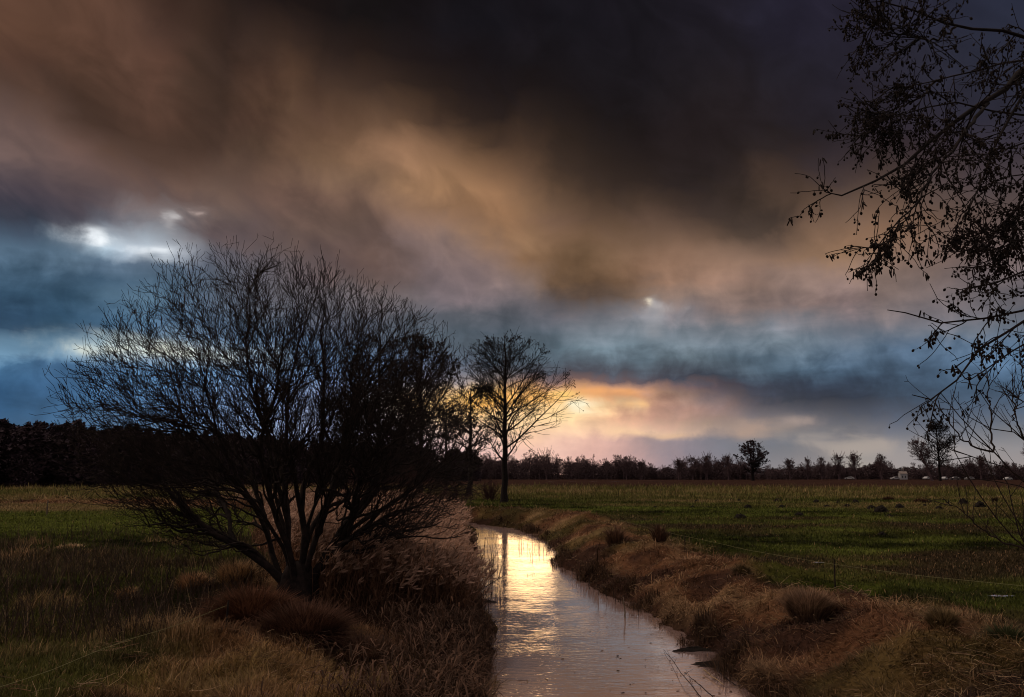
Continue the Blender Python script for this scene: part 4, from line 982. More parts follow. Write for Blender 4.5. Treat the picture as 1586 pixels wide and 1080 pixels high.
# cones: little groups on short stalks
nc = 9500; i_ = ra.integers(0, len(Q2), nc); j_ = ra.integers(2, Q2.shape[1], nc)
h_ = ra.random(nc) < .25; cp = Q2[i_, j_]; i1 = ra.integers(0, len(Q1), nc); cp = np.where(h_[:, None], Q1[i1, ra.integers(3, Q1.shape[1], nc)], cp)
sdv = ra.normal(0, 1, (nc, 3)); sdv[:, 2] -= .9; sdv /= np.linalg.norm(sdv, axis=1, keepdims=True)
stl = ra.uniform(.006, .022, nc); ce = cp + sdv * stl[:, None]
ax = sdv * .6 + np.array([0, 0, -.6]); ax /= np.linalg.norm(ax, axis=1, keepdims=True)
v, f = lathe([(0, .12), (.2, .34), (.5, .40), (.8, .30), (1.0, .08)], nc, ce, ax, ra.uniform(.012, .019, nc))
sv, sf_ = tubes([(np.stack([cp, ce], 1), np.full((nc, 2), .0012))], 3)
o = np_mesh('cones', np.vstack([v, sv]), quads=np.vstack([f, sf_ + len(v)]), mat=M_cone, parent=near, smooth=True); o['kind'] = 'stuff'
# catkins: two to four hang from shoot tips
tips = np.concatenate([Q1[:, -1], Q2[ra.random(len(Q2)) < .16][:, -1]]); rp = np.repeat(tips, 3, axis=0)
ax = ra.normal(0, .28, rp.shape); ax[:, 2] -= 1; ax /= np.linalg.norm(ax, axis=1, keepdims=True)
st_ = rp + ra.normal(0, .006, rp.shape)
v, f = lathe([(0, .02), (.12, .075), (.5, .09), (.85, .075), (1.0, .02)], len(rp), st_, ax, ra.uniform(.024, .048, len(rp)))
o = np_mesh('catkins', v, quads=f, mat=M_cone, parent=near, smooth=True); o['kind'] = 'stuff'

# bare sapling stems below it
SB = np.array([5.6, 7.2, 0]); SB[2] = gz(SB) - .05
sap = empty('bare_sapling', SB); tag(sap, 'smooth bare shrub stems arching up and left at the right edge, below the alder', 'shrub')
ST = [
 ([(1720,900,7.1),(1640,800,7),(1586,742,6.9),(1538,700,6.8),(1502,664,6.8),(1478,632,6.7),(1458,610,6.7)], .016),
 ([(1538,700,6.8),(1512,696,6.7),(1482,672,6.6),(1458,638,6.6),(1450,618,6.6)], .008),
 ([(1538,700,6.8),(1535,660,6.9),(1532,620,6.9),(1529,575,7.0)], .008),
 ([(1720,780,7.3),(1640,740,7.2),(1586,680,7.1),(1560,655,7.1),(1535,636,7.1),(1512,604,7.1)], .013),
 ([(1640,740,7.2),(1586,675,7.0),(1540,664,6.9),(1508,652,6.9),(1482,630,6.8),(1476,612,6.8)], .010),
 ([(1700,860,6.8),(1640,790,6.7),(1586,742,6.6),(1540,716,6.6),(1500,706,6.5),(1462,692,6.5),(1440,674,6.5)], .010),
 ([(1586,680,7.1),(1572,650,7.1),(1570,610,7.2),(1568,588,7.2)], .008),
 ([(1568,652,7.1),(1575,625,7.1),(1582,606,7.1)], .006),
 ([(1720,880,7.0),(1650,800,7.0),(1600,762,6.9),(1560,748,6.9),(1500,742,6.8),(1470,738,6.8)], .009),
 ([(1700,950,7.0),(1620,872,6.9),(1576,842,6.8),(1548,812,6.8),(1522,772,6.7),(1502,742,6.7),(1478,700,6.7)], .014),
 ([(1700,960,6.6),(1630,900,6.6),(1586,850,6.5),(1570,800,6.5),(1562,752,6.5),(1540,716,6.5)], .012),
 ([(1640,880,7.3),(1586,822,7.2),(1556,776,7.2),(1536,742,7.2),(1528,700,7.2)], .010),
 ([(1586,850,6.6),(1556,842,6.6),(1520,820,6.5),(1490,790,6.5),(1466,776,6.5)], .007),
 ([(1600,640,7.2),(1586,600,7.2),(1580,560,7.2)], .008),
 ([(1660,700,7.0),(1610,640,7.0),(1580,612,7.0),(1556,606,7.0)], .008),
]
sl = []
for pts, rd in ST:
    P = np.array([atd(a, b, c) for a, b, c in pts]) - SB
    if pts[0][0] >= 1640: P = np.vstack([ra.normal(0, .12, 3) * [1, 1, 0], P])
    P = resample(P, 18); P[1:] += ra.normal(0, .008, P[1:].shape)
    sl.append((P[None], np.linspace(rd * 1.1, .0032, 18)[None]))
v, f = tubes(sl, 6); np_mesh('stem', v, quads=f, mat=M_shrub, parent=sap, smooth=True)
PS = np.concatenate([a for a, b in sl]); RS = np.concatenate([b for a, b in sl])
S_, D, t_, rr, idx = spawn(PS, RS, 9, .25, 1, .8, ra, .2); D[:, 2] += .5
Z1, z1 = grow(S_, D, ra.uniform(.06, .5, len(S_)), np.full(len(S_), .0042), np.full(len(S_), .0018), 5, .08, .03, ra)
Z2, z2 = lv(Z1, z1, 2, .3, 1, .8, (.03, .14), 3, .1, .03, .0015)
v, f = tubes([(Z1, z1), (Z2, z2)], 4); np_mesh('twigs', v, quads=f, mat=M_shrub, parent=sap)
print('near', time.time() - T0)

# ------------------------------------------------------------------ far woods
def proto(seed, kind='bare', n1=16, n2=7, n3=5):
    "unit-height tree: verts, quads, tris"
    rg = np.random.default_rng(seed)
    if kind == 'bare':
        P = np.array([[[0, 0, 0], [.005, 0, .3], [0.01, .01, .6], [0, 0, .92]]]); Rt = np.array([[.018, .014, .008, .002]])
        S_, D, t_, rr, idx = spawn(P, Rt, n1, .2, .95, .72, rg, .15); D[:, 2] = np.abs(D[:, 2]) + .1
        P1, R1 = grow(S_, D, (.42 - .28 * t_) * rg.uniform(.8, 1.1, len(t_)), rr * .5, np.full(len(t_), .002), 4, .1, .06, rg)
        P2, R2 = level(P1, R1, n2, .2, 1, .6, .55, 3, .12, .03, .0022, .7, None, rg)
        P3, R3 = level(P2, R2, n3, .2, 1, .6, .6, 2, .12, .02, .0020, .8, None, rg)
        v, f = tubes([(P, Rt), (P1, R1), (P2, R2), (P3, R3)], 3)
        return v, f, None
    # pine / dense: trunk and ragged clumps of short needles or twigs
    P = np.array([[[0, 0, 0], [0, 0, .5], [0, 0, .97]]]); v, f = tubes([(P, np.array([[.014, .010, .003]]))], 5)
    n = 900; zz = rg.uniform(.18 if kind == 'pine' else .0, 1.0, n); w = np.interp(zz, [0, .3, .55, .8, 1], [.13, .17, .18, .12, .015] if kind == 'pine' else [.3, .34, .33, .25, .06])
    cl_ = rg.integers(0, 26, n); ca = cl_ * 2.4; cr = w * np.sqrt(rg.random(n)); a = ca + rg.normal(0, .4, n)
    c = np.stack([cr * np.cos(a), cr * np.sin(a), zz], 1); s = rg.uniform(.010, .030, n)[:, None]
    tri = np.stack([c + rg.normal(0, 1, (n, 3)) * s, c + rg.normal(0, 1, (n, 3)) * s, c + rg.normal(0, 1, (n, 3)) * s], 1).reshape(-1, 3)
    return v, f, np.vstack([[0, 0, 0]] * 0 + [tri])
PB = [proto(100 + i) for i in range(6)]; PP = [proto(200 + i, 'pine') for i in range(5)]; PT = [proto(300 + i, 'thicket') for i in range(4)]
def merge(items, name, label, cat, m, kind='stuff'):
    "items: (proto, x, y, H, W, rot)"
    Vs, Qs, Ts, off = [], [], [], 0
    for (v, f, t), x, y, H, Wd, rot in items:
        z = gz((x, y)) - .1; c, s = math.cos(rot), math.sin(rot); M = np.array([[c * Wd, -s * Wd, 0], [s * Wd, c * Wd, 0], [0, 0, H]])
        Vs.append(v @ M.T + [x, y, z]); Qs.append(f + off); off += len(v)
    Q = np.vstack(Qs)
    for (v, f, t), x, y, H, Wd, rot in items:
        if t is None: continue
        z = gz((x, y)) - .1; c, s = math.cos(rot), math.sin(rot); M = np.array([[c * Wd, -s * Wd, 0], [s * Wd, c * Wd, 0], [0, 0, H]])
        Vs.append(t @ M.T + [x, y, z]); Ts.append(off + np.arange(len(t)).reshape(-1, 3)); off += len(t)
    o = np_mesh(name, np.vstack(Vs), tris=np.vstack(Ts) if Ts else None, quads=Q, mat=m)
    return tag(o, label, cat, kind=kind)
rf = np.random.default_rng(77)
def xat(px, y): return (px - 793) / FPX * y * 1.012
items = []
for k in range(520):
    px = rf.uniform(-420, 740); row = rf.random() ** 1.3 * 45
    y0 = np.interp(px, [-420, 0, 200, 400, 600, 800], [140, 150, 165, 210, 290, 350])
    y = y0 + row; H = rf.normal(11.9, .7) * (1 + row * .002)
    items.append((PP[k % 5], xat(px, y), y, H, H * rf.uniform(1.0, 1.5), rf.uniform(0, 6.3)))
for k in range(260):
    px = rf.uniform(-420, 740); y0 = np.interp(px, [-420, 0, 200, 400, 600, 800], [140, 150, 165, 210, 290, 350]); y = y0 + rf.uniform(-1, 14); H = rf.uniform(3.5, 8)
    items.append((PT[k % 4], xat(px, y), y, H, 8.0, rf.uniform(0, 6.3)))
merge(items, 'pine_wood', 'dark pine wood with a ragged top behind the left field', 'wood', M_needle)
items = []; TOP = [700, 780, 860, 930, 1000, 1060, 1130, 1200, 1300, 1400, 1450, 1620, 2000]; HH = [14.5, 13.5, 12.2, 10.8, 9.4, 10.4, 10.6, 8.6, 8.6, 9.6, 10.6, 10.2, 10]
for k in range(760):
    px = rf.uniform(640, 1900); y = 400 + rf.uniform(0, 60)
    if 1362 < px < 1396 and y < 425: continue
    H = np.interp(px, TOP, HH) * rf.uniform(.62, 1.12) * (.72 + .56 * float(vnoise(px / 22., 3., 9))); items.append((PB[k % 6], xat(px, y), y, H, H * rf.uniform(.9, 1.3), rf.uniform(0, 6.3)))
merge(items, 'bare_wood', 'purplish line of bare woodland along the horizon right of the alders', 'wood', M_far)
items = []
for k in range(640):
    px = rf.uniform(680, 1900); y = 402 + rf.uniform(0, 50)
    if 1362 < px < 1396 and y < 425: continue
    H = np.interp(px, TOP, HH) * rf.uniform(.48, .80) * (.76 + .56 * float(vnoise(px / 22., 3., 9))); items.append((PT[k % 4], xat(px, y), y, H, rf.uniform(9, 13), rf.uniform(0, 6.3)))
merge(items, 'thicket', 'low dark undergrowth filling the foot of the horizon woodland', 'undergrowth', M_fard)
# single trees that stand out against the sky
def lone(px, pytop, wpx, y, label, seed, shape='round'):
    b = np.array([xat(px, y), y, 0.]); b[2] = gz(b) - .1
    H = (735 - pytop) / FPX * y + CAM_H - b[2]; w = wpx / FPX * y / 2 * 1.25
    cr = [(0, .3), (.15, w * .5), (.45, w * .95), (.65, w), (.85, w * .7), (1, w * .12)] if shape == 'round' else [(0, .3), (.2, w * .6), (.45, w), (.7, w * .8), (1, w * .1)]
    return tree('bare_tree', b, H, cr, label, group='bare trees along the horizon', seed=seed, n1=34, n2=8, n3=5, knobs=0, rmin=.05, first=.10, ang=.6, up=.06, material=M_far, trunk_r=H * .022)
for i, a in enumerate([
    (845, 706, 44, 392, 'wide bare tree just right of the tallest alder trunk, rising over the wood'),
    (966, 716, 22, 394, 'left of two small round bare trees on the skyline where the wood dips'),
    (988, 715, 18, 394, 'right of two small round bare trees on the skyline where the wood dips'),
    (1045, 712, 22, 392, 'narrow bare tree on the skyline well left of the round twin crown tree'),
    (1066, 708, 24, 392, 'bare tree with a flat top just left of the broad round bare tree'),
    (1088, 706, 30, 390, 'broad round bare tree on the skyline left of the big twin crowned tree'),
    (1120, 706, 24, 394, 'thin pale bare tree close to the left side of the twin crowned tree'),
    (1213, 712, 20, 392, 'double topped bare tree first to the right of the big twin crowned tree'),
    (1240, 711, 20, 392, 'pointed bare tree second to the right of the big twin crowned tree'),
    (1261, 709, 17, 392, 'small round bare tree standing in a gap of light on the skyline'),
    (1287, 705, 28, 392, 'wide bare tree between the small round tree and the fan shaped tree'),
    (1312, 703, 27, 392, 'fan shaped bare tree, tallest between the twin crowned tree and the white house'),
    (1351, 704, 20, 392, 'slim bare tree left of the small white house'),
    (1502, 706, 20, 392, 'small bare tree on the skyline seen between the thin sapling stems'),
    (1580, 690, 34, 380, 'round bare tree at the right edge of the skyline')]):
    lone(*a[:4], a[4], 400 + i)
b = np.array([xat(1440, 325), 325., 0]); b[2] = gz(b) - .1; w_ = 325 / FPX
tree('bare_tree', b, (735 - 646) / FPX * 325 + 2.6, [(0, .3), (.25, 22 * w_), (.4, 34 * w_), (.6, 31 * w_), (.8, 20 * w_), (1, 3 * w_)],
     'tall upright tree in the far meadow at the right, just under the overhanging alder twigs', seed=431, n1=46, n2=11, n3=6, knobs=700, knob=.18, rmin=.045, first=.18, ang=.8, material=M_alder, trunk_r=.45, knobname='leaves')
b = np.array([xat(1428, 322), 322., 0]); b[2] = gz(b) - .1
tree('bare_tree', b, (735 - 682) / FPX * 322 + 2.6, [(0, .3), (.25, 10 * w_), (.45, 20 * w_), (.7, 20 * w_), (.9, 14 * w_), (1, 4 * w_)],
     'leaning bare willow with a round crown beside the tall meadow tree', seed=432, n1=46, n2=9, n3=5, knobs=0, rmin=.045, first=.3, ang=.6, material=M_far, trunk_r=.42, lean=-.35)
b = np.array([xat(1157, 345), 345., 0]); b[2] = gz(b) - .1; w_ = 345 / FPX
tree('twin_crowned_tree', b, (735 - 683) / FPX * 345 + 2.7, [(0, .3), (.25, 22 * w_), (.45, 27 * w_), (.65, 21 * w_), (.85, 15 * w_), (1, 5 * w_)],
     'big dark tree with two rounded tops and layered boughs, standing clear of the woodland', seed=433, n1=20, n2=8, n3=6, knobs=2600, knob=.17, rmin=.05, first=.16, ang=1.05, up=.06, material=M_alder, cone_mat=M_needle, two=True, trunk_r=.55, knobname='leaves')
print('far', time.time() - T0)

# ------------------------------------------------------------------ molehills
ORD = ['first', 'second', 'third', 'fourth', 'fifth', 'sixth', 'seventh', 'eighth', 'ninth', 'tenth', 'eleventh', 'twelfth', 'thirteenth', 'fourteenth']
MH = [(1492,781,19,.50),(1518,786,17,.42),(1350,788,14,.3),(1365,794,26,.36),(1393,787,17,.34),(1455,789,15,.32),(1325,779,14,.4),(1298,779,10,.3),(1281,785,11,.3),(1312,785,12,.3),(1265,779,13,.36),
      (1205,778,15,.36),(1211,787,13,.33),(1158,787,13,.33),(1147,803,20,.30),(1133,776,10,.33),(1145,776,9,.3),(1080,777,9,.3),(1073,787,9,.28),(1098,787,7,.28),(1015,787,8,.28),(1366,828,14,.30),
      (1238,798,17,.22),(1440,779,10,.3),(1432,784,9,.28),(1378,801,15,.28),(1335,776,8,.3),(1470,780,9,.3)]
rows = {'far': [m for m in MH if m[1] < 782], 'middle': [m for m in MH if 782 <= m[1] < 797], 'near': [m for m in MH if m[1] >= 797]}
rm_ = np.random.default_rng(5)
for rn, lst in rows.items():
    lst.sort()
    for i, (px, py, wpx, asp) in enumerate(lst):
        p = gbase(px, py); dist = p[1]; rad = wpx / FPX * dist / 2 * rm_.uniform(.75, 1.0); hgt_ = rad * 2 * asp * 1.1
        aa = np.linspace(0, 2 * math.pi, 22, endpoint=False); V = []
        for t in np.linspace(0, 1, 9):
            rr = rad * (1.0 - t) ** .8 * (1 + .16 * np.sin(aa * 3 + rm_.uniform(0, 6)) ) + rm_.normal(0, .085 * rad, 22)
            zz = hgt_ * (1 - (1 - t) ** 1.7) + rm_.normal(0, .11 * hgt_, 22) - .06 * (t == 0)
            V.append(np.stack([rr * np.cos(aa), rr * np.sin(aa), zz], 1))
        V = np.vstack(V + [[[0, 0, hgt_]]]); Q = np.array([[a * 22 + b_, a * 22 + (b_ + 1) % 22, (a + 1) * 22 + (b_ + 1) % 22, (a + 1) * 22 + b_] for a in range(8) for b_ in range(22)])
        Tt = np.array([[8 * 22 + b_, 8 * 22 + (b_ + 1) % 22, 9 * 22] for b_ in range(22)])
        o = np_mesh('molehill', V, tris=Tt, quads=Q, mat=M_soil); o.location = tuple(p + [0, 0, .08])
        big = 'largest' if (px, py) == (1492, 781) else ('broad' if wpx >= 17 else ('small' if wpx < 11 else 'dark'))
        tag(o, '%s molehill, %s from the left in the %s row of the right meadow' % (big, ORD[i], rn), 'molehill', 'molehills in the right meadow')

# ------------------------------------------------------------------ tussocks
def tussock(px, py, wpx, hpx, col_, label, seed, n=900, lean=.45, z0=0.0):
    rg = np.random.default_rng(seed); p = gbase(px, py); mp_ = p[1] / FPX; rad = wpx * mp_ / 2; H = hpx * mp_
    a = rg.uniform(0, 6.283, n); r_ = rad * .55 * np.sqrt(rg.random(n)); x = r_ * np.cos(a); y = r_ * np.sin(a)
    ln = np.clip(lean * (r_ / (rad * .55)) + rg.normal(0, .25, n), 0, 1.4)
    o = blades(x, y, np.zeros(n), H * rg.uniform(.6, 1.3, n), np.full(n, .006 + .0009 * p[1]), a + rg.normal(0, .5, n), ln, np.array(col_) * rg.uniform(.4, 1.7, (n, 1)), 'tussock', droop=.55)
    o.location = tuple(p + [0, 0, .03]); return tag(o, label, 'grass tussock', 'grass tussocks in the meadow and on the banks')
tussock(1252, 952, 76, 44, (.22, .14, .09), 'biggest pale bleached tussock on the right bank, hair like and upright', 1, 2200)
tussock(953, 843, 34, 32, (.11, .06, .038), 'dark brown rush tussock on the crest of the right bank, left of its twin', 2, 420, .5)
tussock(1022, 853, 26, 26, (.10, .055, .036), 'dark brown rush tussock right of the larger dark one on the bank crest', 3, 340, .5)
tussock(1462, 990, 46, 34, (.17, .12, .06), 'rounded olive and straw tussock behind the right bank', 4, 1200)
tussock(1150, 893, 26, 18, (.11, .075, .035), 'low olive brown tussock between the bank and the fence wire', 5, 500, .95)
tussock(1426, 779, 32, 8, (.08, .04, .025), 'flat brown rush patch behind the molehills', 6, 500, .8)
tussock(1376, 776, 26, 7, (.07, .035, .022), 'small dark rush patch left of the flat brown one', 7, 400, .8)
tussock(1560, 1004, 70, 34, (.045, .050, .02), 'dark green tussock at the right edge beyond the bank', 8, 900, .9)
tussock(1541, 778, 11, 9, (.05, .03, .02), 'upright dark clump near the right edge beyond the molehills', 9, 120, .3)
tussock(392, 962, 170, 52, (.15, .068, .038), 'dark rust brown mound of dead grass left of the willow stump', 10, 5200, 1.15)
tussock(470, 978, 150, 60, (.11, .055, .036), 'drooping dark brown mound of fine dead grass in front of the willow stump', 11, 5200, 1.0)
tussock(365, 915, 60, 38, (.40, .26, .14), 'pale straw tussock left behind the willow stump', 12, 1500, .4)
tussock(298, 920, 56, 30, (.36, .22, .12), 'pale straw tussock in the weeds, leftmost of the two by the willow', 13, 1100, .5)
tussock(196, 928, 40, 20, (.30, .19, .10), 'small straw tussock alone in the left field weeds', 14, 500, .5)
tussock(110, 848, 66, 8, (.42, .30, .17), 'flattened pale yellow grass patch in the left field', 15, 900, 1.1)
tussock(560, 985, 130, 50, (.10, .055, .038), 'dark shaggy mound between the willow stump and the reeds', 16, 4200, 1.0)
tussock(820, 850, 34, 22, (.13, .085, .04), 'grassy islet standing in the bright water at the bend', 17, 500, .7)
tussock(1134, 1060, 34, 26, (.05, .032, .022), 'dark sedge clump at the right water edge near the bottom', 18, 500, .6)

# ------------------------------------------------------------------ fence wires and stakes
def wire_fence(pts, stakes, name, label, z=.55, seed=1):
    P = np.array([at(a, b, z) for a, b in pts]); t_ = empty(name, (P[0, 0], P[0, 1], 0)); tag(t_, label, 'fence')
    o0 = np.array([P[0, 0], P[0, 1], 0]); Pr = resample(P, 40) - o0; Pr[:, 2] += -.03 * np.sin(np.linspace(0, 3.14 * len(stakes), 40)) ** 2
    v, f = tubes([(Pr[None], np.full((1, 40), .0032))], 4); np_mesh('wire', v, quads=f, mat=M_wire, parent=t_)
    for a, b in stakes:
        p = at(a, b, z); g0 = gz(p); q = np.array([[p[0], p[1], g0 - .1], [p[0] + .01, p[1], g0 + .4], [p[0] + .02, p[1], z + .08]]) - o0
        v, f = tubes([(q[None], np.array([[.017, .016, .013]]))], 6); np_mesh('stake', v, quads=f, mat=M_shrub, parent=t_)
M_wire, q, bs = mat('fence_wire'); bs.inputs['Base Color'].default_value = (.20, .19, .09, 1); bs.inputs['Roughness'].default_value = .5
wire_fence([(960, 806), (1060, 830), (1160, 852), (1290, 872), (1420, 890), (1586, 907), (1800, 930)], [(1060, 830), (1291, 872)], 'wire_fence', 'single pale strand of electric fence across the right meadow on thin stakes')
wire_fence([(-160, 1112), (80, 1034), (200, 990), (300, 956), (352, 938)], [(-120, 1098), (352, 938)], 'wire_fence', 'single pale strand of electric fence in the left foreground grass')
M_wood = bark_mat('weathered_wood', (.10, .075, .06), (.17, .13, .10), 20)
p = gbase(72, 798); v, f = tubes([(np.array([[[0, 0, -.2], [.01, 0, .5], [0.02, 0, 1.02]]]), np.array([[.05, .045, .04]]))], 7)
o = np_mesh('fence_post', v, quads=f, mat=M_wood, smooth=True); o.location = tuple(p); tag(o, 'lone thin fence post in the left field before the tan grass band', 'post')

# ------------------------------------------------------------------ sticks, twigs and mud by the water
def stick(pts, rad, name, label, cat='stick', m=None, sides=6, twig=0, seed=1, k=12):
    P = resample(np.array(pts, float), k); rg = np.random.default_rng(seed); P[1:-1] += rg.normal(0, .006, P[1:-1].shape); o0 = P[0].copy()
    bt = [((P - o0)[None], np.linspace(rad, rad * .5, k)[None])]; v, f = tubes(bt, sides)
    if twig:
        S_, D, t_, rr, idx = spawn((P - o0)[None], bt[0][1], twig, .3, 1, .8, rg, .2); Pq, Rq = grow(S_, D, rg.uniform(.1, .35, twig), np.full(twig, rad * .5), np.full(twig, rad * .25), 4, .15, .04, rg)
        v2, f2 = tubes([(Pq, Rq)], 3); f = np.vstack([f, f2 + len(v)]); v = np.vstack([v, v2])
    o = np_mesh(name, v, quads=f, mat=m or M_alder, smooth=True); o.location = tuple(o0); return tag(o, label, cat)
M_straw = bark_mat('dry_stalk', (.30, .20, .12), (.42, .30, .18), 25)
w0 = at(968, 957, WZ); stick([w0 - [0, 0, .3], w0 + [0, 0, .15], w0 + [-.03, 0, .50]], .028, 'broken_stake', 'short broken stake standing in the water near the right bank', m=M_wood)
w1_ = at(737, 918, WZ); w2_ = atd(779, 893, w1_[1] - .1); stick([w1_ - [.3, 0, .1], w1_, w2_], .022, 'driftwood_branch', 'dark branch slanting up out of the water at the left edge', twig=2)
for i, (a, b, c_, lb) in enumerate([((1100, 1100), (1062, 1050), (1028, 1006), 'long thin twig arching over the water at the bottom right'), ((1110, 1085), (1085, 1062), (1068, 1048), 'short forked twig in the water beside the long arching one'),
                                    ((1140, 1062), (1112, 1040), (1106, 1030), 'small bent twig standing in the water by the mud')]):
    A_, B_, C_ = at(*a, WZ + .02), at(*b, WZ + .12), at(*c_, WZ + .02); stick([A_, B_, C_], .008, 'twig', lb, 'twig', twig=5, seed=i)
for i, (a, b, lb) in enumerate([((1088, 992), (1119, 1011), 'pale broken reed stalk lying on the mud of the right bank'), ((1150, 1036), (1174, 1049), 'short pale stalk lying low on the right bank'),
                                ((612, 1034), (618, 1064), 'pale upright reed stalk left of the sedge in the foreground')]):
    A_ = at(*a, -.35); B_ = at(*b, -.35); A_[2] = gz(A_) + .12; B_[2] = gz(B_) + .10
    if i == 2: A_ = B_ + [-.03, 0, .42]
    stick([A_, B_], .013, 'reed_stalk', lb, 'reed stalk', m=M_straw, seed=i)
# standing single reeds in the shallow water
rr_ = np.random.default_rng(8); pp, rd_ = [], []
for k in range(90):
    q_ = rr_.random(); px = rr_.uniform(742, 775) if q_ < .6 else (rr_.uniform(800, 850) if q_ < .85 else rr_.uniform(870, 1000)); py = rr_.uniform(835, 950) if q_ < .6 else (rr_.uniform(842, 868) if q_ < .85 else np.interp(px, [870, 1000], [886, 952]) + rr_.uniform(0, 8))
    w0 = at(px, py, WZ); h = rr_.uniform(.2, 1.2) if q_ < .6 else rr_.uniform(.15, .5); l_ = rr_.normal(0, .16, 2) * h
    pp.append([w0 - [0, 0, .2], w0 + [l_[0] * .4, l_[1] * .4, h * .6], w0 + [l_[0], l_[1], h]]); rd_.append([.007, .006, .003])
v, f = tubes([(np.array(pp), np.array(rd_) * 1.2)], 3); tag(np_mesh('water_reeds', v, quads=f, mat=M_shrub), 'sparse single reed stalks standing in the shallow water', 'reeds', kind='stuff')
# mud bars
def mud(px, py, lx, ly, label, seed):
    rg = np.random.default_rng(seed); p = at(px, py, WZ); aa = np.linspace(0, 2 * math.pi, 26, endpoint=False); V = []
    edge = 1 + .25 * np.sin(aa * 3 + seed) + .15 * np.sin(aa * 7)
    for t in np.linspace(0, 1, 6):
        V.append(np.stack([lx * edge * (1 - t) * np.cos(aa), ly * edge * (1 - t) * np.sin(aa), -.06 + .13 * t ** .5 + rg.normal(0, .012, 26)], 1))
    V = np.vstack(V); Q = np.array([[a * 26 + b_, a * 26 + (b_ + 1) % 26, (a + 1) * 26 + (b_ + 1) % 26, (a + 1) * 26 + b_] for a in range(5) for b_ in range(26)])
    o = np_mesh('mud_bar', V, quads=Q, mat=M_soil); o.location = tuple(p); tag(o, label, 'mud')
mud(1108, 1030, .55, .22, 'flat dark mud bar jutting into the water at the bottom right', 1)
mud(1072, 1008, .50, .14, 'thin strip of mud in the water beyond the larger bar', 2)
mud(752, 933, .35, .12, 'little dark mat of rotten reed at the left water edge', 3)

# ------------------------------------------------------------------ flood water on the fields far off, puddles
def pool(px0, px1, py, depth, z=.0, seed=1):
    a, b = at(px0, py, 0), at(px1, py, 0); y = a[1]; n = 18; rg = np.random.default_rng(seed); xs = np.linspace(a[0], b[0], n)
    hy = depth * np.sin(np.linspace(0.02, math.pi - .02, n)) * (.6 + .6 * rg.random(n)); zmax = max(gz((x_, y + q_)) for x_ in xs for q_ in (-depth, 0, depth)) + .02
    V = np.vstack([np.c_[xs, y - hy, np.full(n, zmax)], np.c_[xs, y + hy, np.full(n, zmax)]]); Q = np.array([[i, i + 1, n + i + 1, n + i] for i in range(n - 1)])
    tag(np_mesh('water', V, quads=Q, mat=m_water), kind='structure')
for i, (a, b, c_, d_) in enumerate([(846, 862, 747.5, 6), (880, 893, 746, 6), (912, 926, 746.5, 6), (940, 962, 746, 7), (996, 1032, 745, 7), (1228, 1238, 744, 5), (1258, 1278, 873, .12), (1528, 1572, 926, .14)]):
    pool(a, b, c_, d_, seed=i)

# ------------------------------------------------------------------ parked cars and a white house in front of the far woodland
def boxm(V, Q, x0, x1, y0, y1, z0, z1, tx=0.0, ty=0.0):
    b = len(V); V += [(x0, y0, z0), (x1, y0, z0), (x1, y1, z0), (x0, y1, z0), (x0 + tx, y0 + ty, z1), (x1 - tx, y0 + ty, z1), (x1 - tx, y1 - ty, z1), (x0 + tx, y1 - ty, z1)]
    Q += [(b, b + 3, b + 2, b + 1), (b + 4, b + 5, b + 6, b + 7)] + [(b + i, b + (i + 1) % 4, b + 4 + (i + 1) % 4, b + 4 + i) for i in range(4)]
M_paint, q, bs = mat('white_paint'); bs.inputs['Base Color'].default_value = (.38, .38, .40, 1); bs.inputs['Roughness'].default_value = .3; bs.inputs['Specular IOR Level'].default_value = .5
M_glass, q, bs = mat('dark_glass'); bs.inputs['Base Color'].default_value = (.02, .02, .025, 1); bs.inputs['Roughness'].default_value = .1
M_rub, q, bs = mat('tyre'); bs.inputs['Base Color'].default_value = (.02, .02, .02, 1)
M_roof = bark_mat('house_roof', (.20, .17, .16), (.28, .23, .21), 3)
CAR = empty('parked_car', (0, 0, 0))
prof = [(-2.1, .35), (-2.15, .75), (-1.9, .92), (-1.0, 1.0), (-.45, 1.42), (.95, 1.45), (1.6, 1.02), (2.05, .95), (2.12, .55), (2.05, .33)]
n_ = len(prof); V = [(x_, -.85 + (.12 if z_ > 1.2 else 0), z_) for x_, z_ in prof] + [(x_, .85 - (.12 if z_ > 1.2 else 0), z_) for x_, z_ in prof]
bm_f = [tuple(range(n_)), tuple(range(2 * n_ - 1, n_ - 1, -1))] + [(i, n_ + i, n_ + (i + 1) % n_, (i + 1) % n_) for i in range(n_)]
me = bpy.data.meshes.new('body'); me.from_pydata(V, [], bm_f); me.materials.append(M_paint); o = bpy.data.objects.new('body', me); C.objects.link(o); o.parent = CAR
V, Q = [], []
boxm(V, Q, -.75, 1.25, -.862, .862, 1.03, 1.34, .32, .07); np_mesh('window', V, quads=Q, mat=M_glass, parent=CAR)
for sx in (-1.3, 1.3):
    for sy in (-.78, .78):
        v, f = tubes([(np.array([[[sx, sy - .1, .32], [sx, sy + .1, .32]]]), np.array([[.32, .32]]))], 12); v2 = np.vstack([v, [[sx, sy - .1, .32], [sx, sy + .1, .32]]])
        T_ = np.array([[i, (i + 1) % 12, 24] for i in range(12)] + [[12 + i, 12 + (i + 1) % 12, 25] for i in range(12)]); np_mesh('wheel', v2, tris=T_, quads=f, mat=M_rub, parent=CAR)
cars = [(1303, 'leftmost of all'), (1372, 'second from the left, below the white house'), (1419, 'at the foot of the leaning willow'),
        (1446, 'just right of the tall meadow tree trunk'), (1462, 'second to the right of the tall meadow tree'), (1484, 'midway between the tall meadow tree and the right edge'), (1542, 'last on the right')]
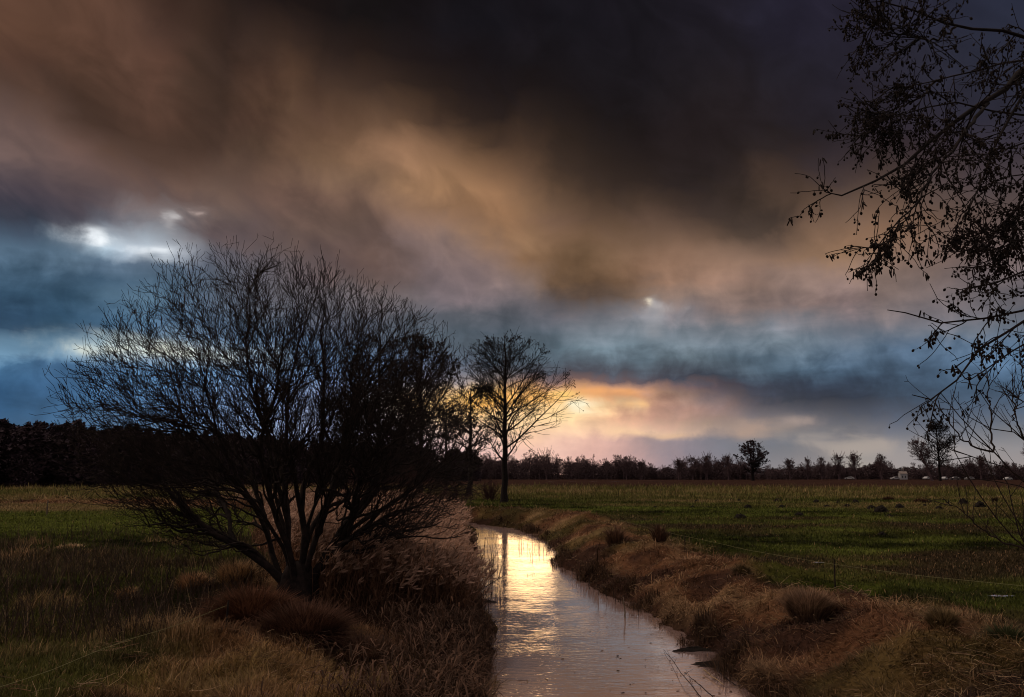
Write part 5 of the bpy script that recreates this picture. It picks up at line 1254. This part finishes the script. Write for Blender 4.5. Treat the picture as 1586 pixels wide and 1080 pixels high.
for i, (px, where) in enumerate(cars):
    y = (372.0 if px > 1400 else 385.0) + rf.uniform(-9, 9); x_ = xat(px, y); a = rf.uniform(-.9, .9)
    if i == 0: r_ = CAR
    else:
        r_ = CAR.copy(); C.objects.link(r_)
        for ch in list(CAR.children):
            c_ = ch.copy(); C.objects.link(c_); c_.parent = r_
    r_.location = (x_, y, gz((x_, y)) + .02); r_.rotation_euler = (0, 0, a)
    tag(r_, 'distant white parked car, %s' % where, 'car', 'white cars parked before the far woodland')
hx, hy = xat(1384, 398), 398.0; hz = gz((hx, hy))
hs = empty('house', (hx, hy, hz)); hs.scale = (.5, .5, .62); tag(hs, 'small white gabled house with a pale roof among the far trees', 'house')
V = [(-3.6, -2.5, 0), (3.2, -2.5, 0), (3.2, 2.5, 0), (-3.6, 2.5, 0), (-3.6, -2.5, 4.6), (3.2, -2.5, 4.6), (3.2, 2.5, 4.6), (-3.6, 2.5, 4.6), (-3.6, 0, 6.2), (3.2, 0, 6.2)]
me = bpy.data.meshes.new('wall'); me.from_pydata(V, [], [(0, 1, 5, 4), (2, 3, 7, 6), (1, 2, 6, 9, 5), (3, 0, 4, 8, 7)]); me.materials.append(M_paint); o = bpy.data.objects.new('wall', me); C.objects.link(o); o.parent = hs
V = [(-3.9, -2.9, 4.45), (3.5, -2.9, 4.45), (3.5, 0, 6.35), (-3.9, 0, 6.35), (-3.9, 2.9, 4.45), (3.5, 2.9, 4.45)]; V += [(a, b, c + .15) for a, b, c in V]
me = bpy.data.meshes.new('roof'); me.from_pydata(V, [], [(0, 3, 2, 1), (3, 4, 5, 2), (6, 7, 8, 9), (9, 8, 11, 10), (0, 1, 7, 6), (4, 10, 11, 5), (0, 6, 9, 3), (3, 9, 10, 4), (1, 2, 8, 7), (2, 5, 11, 8)]); me.materials.append(M_roof); ro = bpy.data.objects.new('roof', me); C.objects.link(ro); ro.parent = hs
V, Q = [], []; boxm(V, Q, .4, .95, -.3, .3, 5.6, 9.0); np_mesh('chimney', V, quads=Q, mat=M_roof, parent=ro)
for wx in (-2.2, 0.6):
    V, Q = [], []; boxm(V, Q, wx, wx + 1.0, -2.54, -2.40, 1.4, 2.9); np_mesh('window', V, quads=Q, mat=M_glass, parent=hs)
print('all', time.time() - T0)
